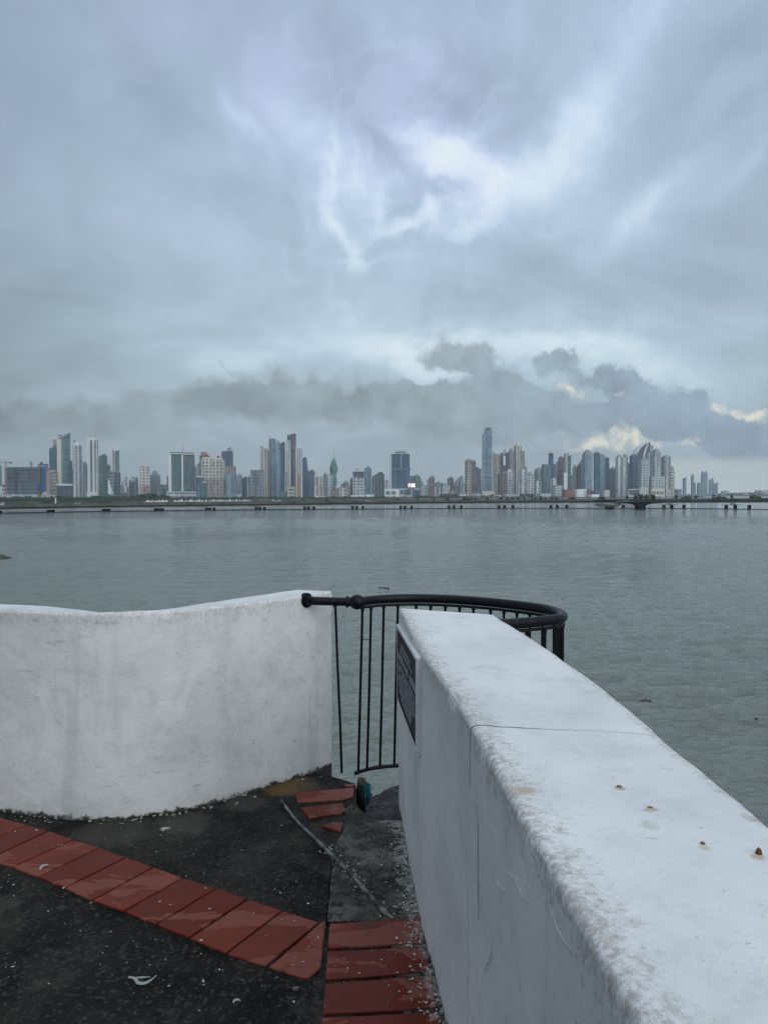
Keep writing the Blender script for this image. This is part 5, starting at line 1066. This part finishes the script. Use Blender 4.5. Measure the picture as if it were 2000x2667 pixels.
bld('ornate pale tower with turret crown right of the sail tower', 2300, [(1699, 1724, 1181, 'pale_g', d(yaw=.2, roof='steps')), (1697, 1730, 1241, 'pale_g', d(name='lower_storeys', yaw=0, dz=-30, roof='box')), (1697, 1730, 1272, 'cream', d(name='podium', yaw=0, dz=-60, dep=.4, roof='box')), (1701, 1707, 1280, 'brown', d(name='window_bay', yb=1286, yaw=0, dz=-63, roof='box')), (1711, 1717, 1280, 'brown', d(name='window_bay', yb=1286, yaw=0, dz=-63, roof='box')), (1721, 1727, 1280, 'brown', d(name='window_bay', yb=1286, yaw=0, dz=-63, roof='box'))])
bld('flat topped pale tower, second from the right end of the dense cluster', 2350, [(1726, 1747, 1190, 'pale_w', d(yaw=.15)), (1730, 1750, 1273, 'cream_n', d(name='podium', dz=-60, roof='box'))]); bld('shorter pale tower at the right end of the dense cluster', 2350, [(1746, 1757, 1225, 'cream_h', d(yaw=-.1, roof='steps'))])
bld('low grey blocks right of the dense cluster', 2700, [(1760, 1776, 1274, 'grey_g'), (1752, 1762, 1280, 'slate_g')], **LOW)
INF = dict(name='low_building', cat='building', group='small blocks between the far towers')
for lb, x0, x1, yt, mk, D_ in (('thin pale block showing left of the green narrow tower', 114, 119, 1232, 'pale_g', 2500), ('pale stub of a block right of the colonnade block', 180, 189, 1266, 'grey_g', 2300), ('small pale block behind the left white striped tower foot', 214, 221, 1240, 'pale_v', 2600),
        ('tiny grey block right of the curved grey tower', 312, 320, 1264, 'grey_v', 2700), ('faint pale block left of the slim striped tower', 316, 322, 1256, 'sky_g', 2900), ('small pink block left of the ornate cream tower', 356, 362, 1268, 'pink_g', 2600), ('pale block in the gap before the brown slim tower', 404, 416, 1268, 'pale_g', 2700),
        ('small white block in the gap left of the twin teal towers', 410, 420, 1276, 'white_g', 2400), ('grey block filling the gap right of the twin teal towers', 503, 513, 1246, 'grey_g', 2500), ('pale block left of the gridded slab with twin panels', 634, 644, 1270, 'white_g', 2300), ('small pale block under the short pale tower', 740, 750, 1262, 'pale_g', 2500),
        ('small grey block right of the blade tower foot', 798, 806, 1262, 'grey_g', 2500), ('pale low block left of the dark topped tower', 905, 919, 1268, 'pale_g', 2400), ('tiny white block beneath the pyramid roof block', 884, 894, 1268, 'white_p', 2500), ('faint pale block right of the matching grey pair', 1000, 1008, 1262, 'sky_g', 2800),
        ('faint pale tower stub right of the green grey tower', 1097, 1104, 1258, 'pale_v', 2800), ('faint grey block left of the plain brown tower', 1105, 1114, 1270, 'sky_g', 2700), ('small cream block behind the pale apartment block', 1147, 1155, 1264, 'cream_g', 2700), ('faint pale block right of the brown striped tower', 1180, 1189, 1258, 'sky_g', 2900),
        ('small white block at the foot of the brown banded tower', 1203, 1213, 1270, 'white_g', 2500), ('grey block in the gap before the stepped tower trio', 1486, 1493, 1240, 'grey_g', 2700), ('pale low block left of the distant towers', 1757, 1768, 1279, 'pale_g', 3000), ('white low block beside the left dark slab podium', 104, 134, 1288, 'white_n', 1540),
        ('pale low block right of the twisted tower foot', 876, 886, 1270, 'pale_p', 2300), ('small beige block in the gap of the pale apartment row', 1158, 1166, 1270, 'beige_g', 2500)):
    bld(lb, D_, [(x0, x1, yt, mk)], **INF)
FAR = dict(group='distant towers beyond the bay')
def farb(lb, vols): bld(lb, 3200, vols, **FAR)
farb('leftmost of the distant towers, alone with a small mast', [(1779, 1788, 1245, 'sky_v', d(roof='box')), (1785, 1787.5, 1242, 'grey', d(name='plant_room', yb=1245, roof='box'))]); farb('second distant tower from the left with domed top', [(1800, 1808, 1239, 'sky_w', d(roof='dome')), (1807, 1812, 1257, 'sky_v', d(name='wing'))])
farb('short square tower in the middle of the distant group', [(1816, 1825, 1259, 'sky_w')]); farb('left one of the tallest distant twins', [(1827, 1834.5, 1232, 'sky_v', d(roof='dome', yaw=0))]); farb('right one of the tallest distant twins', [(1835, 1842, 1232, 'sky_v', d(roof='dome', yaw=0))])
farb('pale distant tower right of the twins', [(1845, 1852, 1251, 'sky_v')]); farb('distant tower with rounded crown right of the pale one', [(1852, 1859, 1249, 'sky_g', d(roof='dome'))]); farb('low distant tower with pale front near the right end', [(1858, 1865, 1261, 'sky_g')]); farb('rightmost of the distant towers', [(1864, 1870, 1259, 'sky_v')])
for lb, x0, x1, yt, mk in (('white hotel on the near end of the headland', 1884, 1898, 1278, 'cream_g'), ('small house with terrace left of the headland hotel', 1878, 1886, 1280, 'pale_g'), ('grey block on the headland near the right border', 1968, 1988, 1277, 'grey_g'), ('white domed block at the right border on the headland', 1990, 2004, 1277, 'white_g'), ('low pale shed between the two headland clusters', 1936, 1950, 1282, 'pale_g')):
    bld(lb, 3960, [(x0, x1, yt, mk)], name='low_building', cat='building', group='low buildings on the headland')
# tower crane
e = empty('tower_crane', at(17, 1300, 1560), 'pale pink tower crane above the left end of the dark office slab', 'crane'); l = e.location; mb = MB()
pm = at(17, 1300, 1560); pt = at(17, 1203, 1560); w_ = 1.0
for sx_ in (-w_, w_):
    for sy_ in (-w_, w_): mb.tube([pm - l + Vector((sx_, sy_, 0)), pt - l + Vector((sx_, sy_, 0))], .28, 4)
nst = 28
for i in range(nst):
    z0_, z1_ = (pt.z - pm.z) * i / nst, (pt.z - pm.z) * (i + 1) / nst; sg = 1 if i % 2 else -1
    for sy_ in (-w_, w_): mb.tube([(sg * w_, sy_, z0_), (-sg * w_, sy_, z1_)], .2, 4)
mb.build('mast', mat('crane_paint', (.38, .24, .21), .6), e)
mb = MB(); a, b_ = at(-40, 1204.5, 1560) - l, at(31, 1205, 1560) - l
mb.tube([a, b_], .5, 4); mb.tube([a + Vector((0, 0, 1.6)), b_ + Vector((0, 0, 1.4))], .4, 4)
for i in range(30):
    p, q = a.lerp(b_, i / 30), a.lerp(b_, (i + 1) / 30); mb.tube([p, q + Vector((0, 0, 1.5))], .22, 4)
mb.build('jib', plain['grey'], e); q = at(29, 1205, 1560) - l; MB().box(q, (4, 2, 3)).build('counterweight', plain['dark'], e); q = at(17, 1201, 1560) - l; MB().box(q, (3, 2.5, 3)).build('cab', plain['pale'], e)
# flag-like pylon near the shore
e = empty('white_pylon', at(146, 1312, 960), 'thin white pylon standing among the waterfront trees at left', 'pylon'); l = e.location; mb = MB(); mb.box(at(146, 1304, 960) - l, (1.4, 1.0, (at(146, 1296, 960).z - at(146, 1312, 960).z)), 0, .7); mb.build('pylon_shaft', plain['whitec'], e)
bld('white shell shaped pavilion roofs left of the fish market', 1150, [(283, 303, 1299, 'whitec', d(yaw=.1, roof='slr')), (313, 327, 1297, 'whitec', d(yaw=-.2, roof='slr'))], name='pavilion', cat='pavilion', group='low buildings along the far shore')
bld('long white market roof on the shore at left', 1180, [(348, 378, 1304, 'whitec', d(yaw=0, dep=.3, roof='box')), (335, 348, 1307, 'white', d(yaw=0, roof='box'))], name='market_hall', cat='market hall', group='low buildings along the far shore')
bld('low brown roofed shed by the boats', 1280, [(676, 700, 1302, 'brown', d(yaw=0, dep=.4, roof='box'))], name='shed', cat='shed', group='low buildings along the far shore')

# ------------------------------------------------------------------ viaduct across the bay
PX = [-700, -300, 0, 300, 640, 940, 1180, 1400, 1640, 1820, 2000, 2300, 2700]
DY = [330, 410, 471, 523, 573, 601, 626, 636, 640, 620, 586, 520, 430]
DB = [1343, 1333, 1325, 1320.3, 1316, 1312.3, 1309.6, 1308.2, 1307.6, 1306.6, 1305.4, 1304, 1302]          # lower edge of the beam darkened for overhang shade
TP = [1331, 1322.5, 1315.3, 1311.2, 1307.6, 1304.8, 1303.4, 1302.2, 1301, 1300, 1298.4, 1296.5, 1294]      # top of the solid parapet
def bi(tab, x): return float(np.interp(x, PX, tab))
xs_ = list(np.arange(-700, 2701, 20)); near = [at(x, 1320, bi(DY, x)) for x in xs_]
near = [Vector((p.x, p.y, 0)) for p in near]; nn = []
for i in range(len(near)):
    t_ = (near[min(i + 1, len(near) - 1)] - near[max(i - 1, 0)]).normalized(); nn.append(Vector((-t_.y, t_.x, 0)))
zb = [at(x, bi(DB, x), bi(DY, x)).z for x in xs_]; ztp = [at(x, bi(TP, x), bi(DY, x)).z for x in xs_]
vd = empty('viaduct', (0, 600, WATER), 'long low concrete road bridge curving across the bay on dark pile caps', 'bridge'); l = vd.location
def strip(secs, name, m):
    """secs: list of (offset from near edge, z function index->z) closed section"""
    mb = MB(); k = len(secs); vs_ = []
    for i in range(len(near)):
        for off_, zf in secs: p = near[i] + nn[i] * off_; vs_.append((p.x - l.x, p.y - l.y, zf(i) - l.z))
    fs_ = [(i * k + j, i * k + (j + 1) % k, (i + 1) * k + (j + 1) % k, (i + 1) * k + j) for i in range(len(near) - 1) for j in range(k)]
    mb.add(vs_, fs_); return mb.build(name, m, vd)
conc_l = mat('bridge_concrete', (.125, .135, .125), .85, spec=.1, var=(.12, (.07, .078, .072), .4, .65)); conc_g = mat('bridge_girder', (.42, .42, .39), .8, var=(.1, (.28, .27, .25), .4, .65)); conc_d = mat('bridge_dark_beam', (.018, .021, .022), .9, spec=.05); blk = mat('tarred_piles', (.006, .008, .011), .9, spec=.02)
strip([(0, lambda i: zb[i] + .8), (0, lambda i: ztp[i]), (.35, lambda i: ztp[i]), (.35, lambda i: zb[i] + .8)], 'parapet', conc_l)
strip([(-.15, lambda i: zb[i]), (-.15, lambda i: zb[i] + .79), (.6, lambda i: zb[i] + .79), (.6, lambda i: zb[i])], 'edge_shade_beam', conc_d)  # slab edge; its dark colour includes the shade under the overhang
strip([(.61, lambda i: zb[i] + .3), (.61, lambda i: zb[i] + .9), (24, lambda i: zb[i] + 1.0), (24, lambda i: zb[i] + .3)], 'deck', conc_l)
strip([(.8, lambda i: zb[i] - 1.15), (.8, lambda i: zb[i] + .29), (2.2, lambda i: zb[i] + .29), (2.2, lambda i: zb[i] - 1.15)], 'girder', conc_g)  # girder colour paled for light thrown back off the water
strip([(20, lambda i: zb[i] - 1.1), (20, lambda i: zb[i] + .29), (22, lambda i: zb[i] + .29), (22, lambda i: zb[i] - 1.1)], 'girder', conc_g)
strip([(11.5, lambda i: zb[i] + 1.0), (11.5, lambda i: ztp[i] + .1), (12.4, lambda i: ztp[i] + .1), (12.4, lambda i: zb[i] + 1.0)], 'median', conc_l)
strip([(23.5, lambda i: zb[i] + 1.0), (23.5, lambda i: ztp[i] + .3), (24, lambda i: ztp[i] + .3), (24, lambda i: zb[i] + 1.0)], 'parapet', conc_l)
strip([(1.0, lambda i: WATER - .5), (1.0, lambda i: WATER + .34), (2.2, lambda i: WATER + .34), (2.2, lambda i: WATER - .5)], 'waterline_strip', blk)  # low dark strip along the waterline linking the pile caps
# handrail of slender bars on the parapet
strip([(.1, lambda i: ztp[i] + .55), (.1, lambda i: ztp[i] + .66), (.22, lambda i: ztp[i] + .66), (.22, lambda i: ztp[i] + .55)], 'handrail', conc_l)
mb = MB()
for i in range(len(near) - 1):
    for t_ in (0, .33, .66):
        p = near[i].lerp(near[i + 1], t_) + nn[i] * .16; z_ = ztp[i] + (ztp[i + 1] - ztp[i]) * t_; mb.box((p.x - l.x, p.y - l.y, z_ + .27 - l.z), (.14, .14, .56))
mb.build('railing_posts', conc_l, vd)['kind'] = 'stuff'
def bz(x): return float(np.interp(x, xs_, zb))
caps = [(-190, -176, -158), (-20, -9, 0), (128.5, 138, 139), (271.5, 275, 284), (407, 413, 423), (539, 547, 558), (668, 677, 689), (794, 804, 818), (919, 929, 945), (1043.5, 1054.5, 1072), (1169, 1182, 1201), (1298.5, 1313, 1335), (1434, 1450.5, 1475), (1622.5,), (1728, 1748.5, 1780), (1890, 1913.5, 1950), (2060, 2090, 2135)]
for trip in caps:
    Dn = bi(DY, trip[0]); pc = MB(); x0_ = trip[0]; z_ = bz(x0_)
    a = at(x0_ - 3, 1320, Dn + 3); b_ = at(x0_ + (trip[-1] - trip[0]) * .35 + 3, 1320, Dn + 9)
    ptop = WATER + .52 * (z_ - WATER)
    pc.box(((a.x + b_.x) / 2 - l.x, Dn + 4 - l.y, ptop + .22 - l.z), (abs(b_.x - a.x) + 3.0, 5, .30))
    hcol = z_ - 1.16 - (ptop + .38)
    if hcol > .05:
        for q in (-1.5, 0, 1.5): pc.box(((a.x + b_.x) / 2 - l.x + q, Dn + 2.1 - l.y, ptop + .38 + hcol / 2 - l.z), (.55, .8, hcol))
    pr = pc.build('pier', conc_g, vd)
    for k, x in enumerate(trip):
        Dk = Dn + (1.5, 6, 14)[k]; p = at(x, 1325, Dk)
        m_ = MB(); m_.box((p.x - l.x, Dk - l.y, (ptop + WATER - 1) / 2 - l.z), (1.9, 2.4, ptop - WATER + 1)); c_ = m_.build('pile_cap', blk, pr)
# boat shaped lower viewing platform
vp = empty('viewing_platform', at(1588, 1326, 596), 'grey boat shaped lower viewing platform on a dark foot beside the viaduct', 'platform'); l = vp.location
def hull(x0, x1, y0, xb0, xb1, y1, D, dep, name, m, par):
    a, b_, c_, d_ = at(x0, y0, D), at(x1, y0, D), at(xb1, y1, D), at(xb0, y1, D); l2 = par.location; vs_ = []
    for (p, dp) in ((d_, dep * .25), (c_, dep * .25), (c_, dep * .75), (d_, dep * .75), (a, 0), (b_, 0), (b_, dep), (a, dep)): vs_.append((p.x - l2.x, D + dp - l2.y, p.z - l2.z))
    mb = MB(); mb.add(vs_, [(3, 2, 1, 0), (4, 5, 6, 7), (0, 1, 5, 4), (1, 2, 6, 5), (2, 3, 7, 6), (3, 0, 4, 7)]); return mb.build(name, m, par)
hull(1556, 1618, 1315, 1566, 1606, 1320.5, 592, 10, 'hull', conc_g, vp); hull(1579, 1599, 1320.7, 1582, 1597, 1328, 594, 6, 'foot', blk, vp); hull(1553, 1592, 1314, 1556, 1590, 1315.1, 591, 12, 'rim', conc_l, vp)
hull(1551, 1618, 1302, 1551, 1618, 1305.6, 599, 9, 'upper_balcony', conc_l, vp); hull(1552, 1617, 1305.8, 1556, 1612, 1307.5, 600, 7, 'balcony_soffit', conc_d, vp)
mb = MB()
for x in np.linspace(1552, 1616, 17): p = at(x, 1308, 592.5); q = at(x, 1314, 592.5); mb.box((p.x - l.x, 592.5 - l.y, (p.z + q.z) / 2 - l.z), (.22, .22, p.z - q.z))
mb.build('railing', conc_l, vp)['kind'] = 'stuff'
hull(1552, 1616, 1307.6, 1552, 1616, 1308.4, 592, .5, 'top_rail', conc_l, vp); hull(1552, 1575, 1310, 1553, 1575, 1313.8, 592.8, .3, 'glass_panel', plain['sky'], vp); hull(1598, 1616, 1309, 1598, 1615, 1313.8, 592.8, .3, 'glass_panel', plain['sky'], vp)
# mushroom pier lookout
lk = empty('lookout_deck', at(1671, 1327, 586), 'wide lookout deck on one dark mushroom shaped pillar in the bay', 'lookout'); l = lk.location
pr = [(1662, 1330), (1662, 1320), (1660, 1316.5), (1654, 1313.5), (1640, 1311.5), (1618, 1310.5), (1618, 1308.3), (1724, 1308.3), (1724, 1310.2), (1700, 1311.5), (1688, 1313.5), (1682.5, 1316.5), (1681, 1320), (1681, 1330)]
pp = [at(x, y, 586) for x, y in pr]; k = len(pp); mb = MB(); mb.add([p - l for p in pp] + [p - l + Vector((0, 9, 0)) for p in pp], [tuple(range(k)), tuple(reversed(range(k, 2 * k)))] + [(i, (i + 1) % k, k + (i + 1) % k, k + i) for i in range(k)]); mb.build('pillar', blk, lk)
hull(1617, 1727, 1306, 1617, 1725, 1308.2, 585, 14, 'deck_slab', conc_g, lk)
mb = MB()
for x in np.linspace(1618, 1726, 40): p = at(x, 1300.4, 585.2); q = at(x, 1306, 585.2); mb.box((p.x - l.x, 585.2 - l.y, (p.z + q.z) / 2 - l.z), (.13, .13, p.z - q.z))
mb.build('railing', conc_l, lk)['kind'] = 'stuff'
hull(1617, 1727, 1300, 1617, 1727, 1300.6, 585, .3, 'top_rail', conc_l, lk); hull(1640, 1727, 1302, 1640, 1727, 1305.6, 592, 3, 'planter', conc_d, lk)
hull(1671, 1722, 1293.4, 1672, 1720, 1294.8, 588, 9, 'canopy', plain['greenroof'], lk)
for x in (1675, 1697, 1717): hull(x, x + 1, 1294.9, x, x + 1, 1305.9, 590, .4, 'canopy_post', conc_d, lk)
# shrubs and small trees on the deck and on the planted strip
def tree_on(x, ytop, wpx, D, zbase, nm, lb, grp, m='leaf2', n_=34):
    p = at(x, ytop, D); h_ = p.z - zbase; e = empty(nm, (p.x, D, zbase), lb, 'tree' if nm != 'shrub' else 'shrub', grp); r_ = wpx * D / F / 2; mb = MB(); crown(mb, (0, 0, h_ * .62), r_, h_ * .42, n_, rt, .26); mb.build('crown', M[m], e)
    mb = MB(); mb.tube([(0, 0, 0), (.1, 0, h_ * .3), (.0, .1, h_ * .6)], [.18, .14, .08], 6); mb.tube([(.05, 0, h_ * .3), (r_ * .4, 0, h_ * .6)], [.09, .04], 5); mb.build('trunk', M['bark'], e); return e
SH = 'shrubs planted along the viaduct'
for (x, yt, w_, lb) in ((120, 1306, 22, 'broad green shrub behind the bridge rail above the third pier from the left'), (270, 1304, 28, 'wide dark shrub on the bridge near the green glass tower'), (790, 1298.5, 8, 'small dark shrub on the bridge under the blade shaped tower'), (850, 1298.5, 12, 'dark shrub on the bridge under the spiral tower'),
                        (1037, 1298.5, 9, 'round shrub on the bridge under the wide blue tower'), (1087, 1297.5, 9, 'round shrub on the bridge right below the bright screen'), (1130, 1297.5, 9, 'round shrub on the bridge below the plain brown tower'), (1165, 1297, 11, 'broad shrub on the bridge below the brown striped tower'),
                        (1216, 1297.5, 26, 'long low hedge like shrub below the brown banded tower'), (1240, 1297, 10, 'dark shrub next to the long low hedge'), (1269, 1296.5, 10, 'dark shrub directly below the tallest tower'), (1304, 1295.5, 10, 'dark shrub below the bright capped dark tower'), (1321, 1295.5, 11, 'green shrub below the teal tower of the right cluster'), (1335, 1295.5, 11, 'dark shrub below the tan square crowned tower'),
                        (1350, 1295.5, 9, 'pale green shrub below the stepped stone tower'), (1366, 1296, 9, 'dark shrub right of the pale green one'), (1385, 1294.5, 9, 'bright green shrub below the round roofed white tower'), (1395, 1294.5, 8, 'round dark shrub below the pointed shoulder tower'), (1408, 1294.5, 13, 'broad green shrub left of the blue glass pair'), (1421, 1295, 8, 'round dark shrub below the blue glass pair'), (1436, 1295.5, 10, 'low shrub right below the blue glass pair'), (1449, 1295.5, 9, 'low dark shrub below the grey brown ribbed tower'),
                        (1490, 1296, 20, 'low wide hedge below the stepped tower trio'), (1567, 1296, 24, 'low hedge on the bridge beside the boat shaped platform'), (1633, 1292.5, 9, 'small dark tree left of the lookout deck canopy'), (1761, 1290.5, 11, 'spreading dark tree right of the lookout deck'), (1812, 1292, 11, 'dark tree below the distant towers'), (1858, 1290, 11, 'wind bent dark tree below the tallest distant twins'),
                        (1905, 1290.5, 9, 'small dark tree below the headland hotel'), (1790, 1295.5, 30, 'low hedge between the two trees right of the lookout'), (1880, 1295, 30, 'low hedge between the wind bent tree and the next one'), (1965, 1294, 40, 'long low hedge near the right border')):
    D_ = bi(DY, x) + 15; tree_on(x, yt, w_, D_, bz(x) + 1.0, 'shrub', lb, SH)
for (x, yt, w_, lb) in ((1655, 1287.5, 14, 'left tree of the cluster on the lookout deck'), (1668, 1286.5, 16, 'tallest tree on the lookout deck'), (1683, 1288.5, 13, 'middle low tree on the lookout deck'), (1700, 1289, 16, 'right tree on the lookout deck behind the canopy')):
    tree_on(x, yt, w_, 596, at(x, 1306, 596).z, 'lookout_tree', lb, 'trees on the lookout deck', n_=46)

# ------------------------------------------------------------------ vehicles on the bridge, boats by the market
def make_car(col, van=False):
    e = empty('parked_van' if van else 'car', (0, 0, 0)); L_, H_ = (5.2, 2.2) if van else (4.4, 1.45)
    mb = MB(); hy = .9
    sec = [(-L_ / 2, .35), (-L_ / 2, H_ * .62), (-L_ * .36, H_ * .66), (-L_ * .22, H_), (L_ * .30, H_), (L_ * .42, H_ * .68), (L_ / 2, H_ * .6), (L_ / 2, .35)]
    if van: sec = [(-L_ / 2, .35), (-L_ / 2, H_ * .5), (-L_ * .40, H_ * .58), (-L_ * .30, H_), (L_ / 2, H_), (L_ / 2, .35)]
    k = len(sec); mb.add([(x, -hy, z) for x, z in sec] + [(x, hy, z) for x, z in sec], [tuple(range(k)), tuple(reversed(range(k, 2 * k)))] + [((i + 1) % k, i, k + i, k + (i + 1) % k) for i in range(k)])
    mb.build('body', col, e)
    MB().box((.1, -hy - .01, H_ * .8), (L_ * .45, .02, H_ * .22)).build('side_window', plain['dark'], e)
    for sx_ in (-L_ * .31, L_ * .31): mw = MB(); mw.tube([(sx_, -.95, .33), (sx_, -.72, .33)], .33, 12); mw.build('wheel', M['black'], e)
    return e
cw = make_car(mat('white_car_paint', (.6, .6, .6), .3)); vn = make_car(mat('white_van_paint', (.62, .62, .62), .3), True); cdk = make_car(mat('dark_car_paint', (.05, .055, .06), .3)); crd = make_car(mat('red_car_paint', (.25, .04, .04), .3))
first = set()
for proto, x, lb in ((vn, 12, 'white van on the bridge at the left border'), (cw, 212, 'white car on the bridge below the white striped tower'), (cdk, 158, 'dark car on the bridge left of the white car'), (crd, 985, 'red car on the bridge below the matching grey pair'), (cw, 726, 'white car on the bridge below the low teal box'), (cdk, 560, 'dark car on the bridge below the pink and cream twins'),
                     (cw, 965, 'white car just left of the red one on the bridge'), (cdk, 1250, 'dark car on the bridge just left of the tallest tower')):
    o = proto if proto.name not in first else copy_tree(proto); first.add(proto.name)
    i = int((x + 700) / 20); p = near[i].lerp(near[i + 1], ((x + 700) % 20) / 20) + nn[i] * 6
    tdir = near[i + 1] - near[i]; o.location = (p.x, p.y, bz(x) + 1.0 + .35); o.rotation_euler = (0, 0, math.atan2(tdir.y, tdir.x)); tag(o, lb, 'van' if proto is vn else 'car', 'vehicles on the viaduct')
def make_boat():
    e = empty('moored_boat', (0, 0, 0)); mb = MB(); sec = [(-5, 1.3, .0), (-5, 1.6, 1.5), (3.2, 1.7, 1.7), (6, .15, 2.3)]
    vs_ = [(-5, -1.1, 0), (3, -1, 0), (5, 0, .3), (3, 1, 0), (-5, 1.1, 0), (-5.2, -1.7, 1.7), (3.2, -1.7, 1.9), (6.2, 0, 2.5), (3.2, 1.7, 1.9), (-5.2, 1.7, 1.7)]
    mb.add(vs_, [(0, 1, 2, 3, 4), (9, 8, 7, 6, 5), (0, 5, 6, 1), (1, 6, 7, 2), (2, 7, 8, 3), (3, 8, 9, 4), (4, 9, 5, 0)]); mb.build('hull', plain['whitec'], e)
    c_ = MB().box((-.8, 0, 3.0), (4.2, 2.4, 2.0), 0, .85).build('cabin', plain['white'], e); MB().box((-.8, -1.2, 3.3), (3.2, .06, .6)).build('window', plain['dark'], c_)
    MB().tube([(-1, 0, 4.0), (-1, 0, 7.4)], [.09, .05], 5).build('mast', plain['pale'], e); return e
bt = make_boat(); rbt = random.Random(8)
bxs = [384, 392, 399, 407, 416, 424, 433, 458, 465, 472, 486, 495, 502, 511, 518, 526, 536, 548, 557, 566, 573, 581, 589, 598, 607, 615, 624, 633, 641, 649, 712, 728]
colr_ = [('tall-masted', 'white')]
near_t = [(432, 'the grey pyramid roofed tower'), (472, 'the left twin teal tower'), (505, 'the right twin teal tower'), (540, 'the short teal towers'), (583, 'the pink and cream twins'), (612, 'the rounded blue grey tower'), (655, 'the sloping slate tower'), (800, 'the tall central cluster')]
ords = ['first', 'second', 'third', 'fourth', 'fifth', 'sixth', 'seventh']; cnt = {}
for i, x in enumerate(bxs):
    o = bt if i == 0 else copy_tree(bt); D_ = 985 + (x - 380) * .62 + rbt.uniform(-25, 25); p = at(x, 1300, D_)
    o.location = (p.x, D_, WATER + .1); o.rotation_euler = (0, 0, rbt.uniform(-.5, .5) + (math.pi if rbt.random() < .4 else 0)); s_ = rbt.uniform(.65, 1.0); o.scale = (s_ * .8, s_, s_ * .95)
    tw = next(t_ for xx, t_ in near_t if x < xx); cnt[tw] = cnt.get(tw, 0) + 1
    tag(o, 'small white moored boat, %s from the left below %s' % (ords[cnt[tw] - 1], tw), 'boat', 'white boats moored before the waterfront')

# ------------------------------------------------------------------ humid air over the bay
hz = MB(); hz.box((0, 2500, (WATER - 1.5 + 330) / 2), (9000, 5600, 330 - WATER + 1.5))
m = bpy.data.materials.new('humid_air'); m.use_nodes = True; t = NT(m.node_tree); t.n.remove(t.n['Principled BSDF'])
pv = t.new('ShaderNodeVolumePrincipled'); pv.inputs['Color'].default_value = (.80, .87, .93, 1); pv.inputs['Density'].default_value = .00009
t.l.new(pv.outputs[0], t.n['Material Output'].inputs['Volume'])
tag(hz.build('haze', m), kind='stuff')
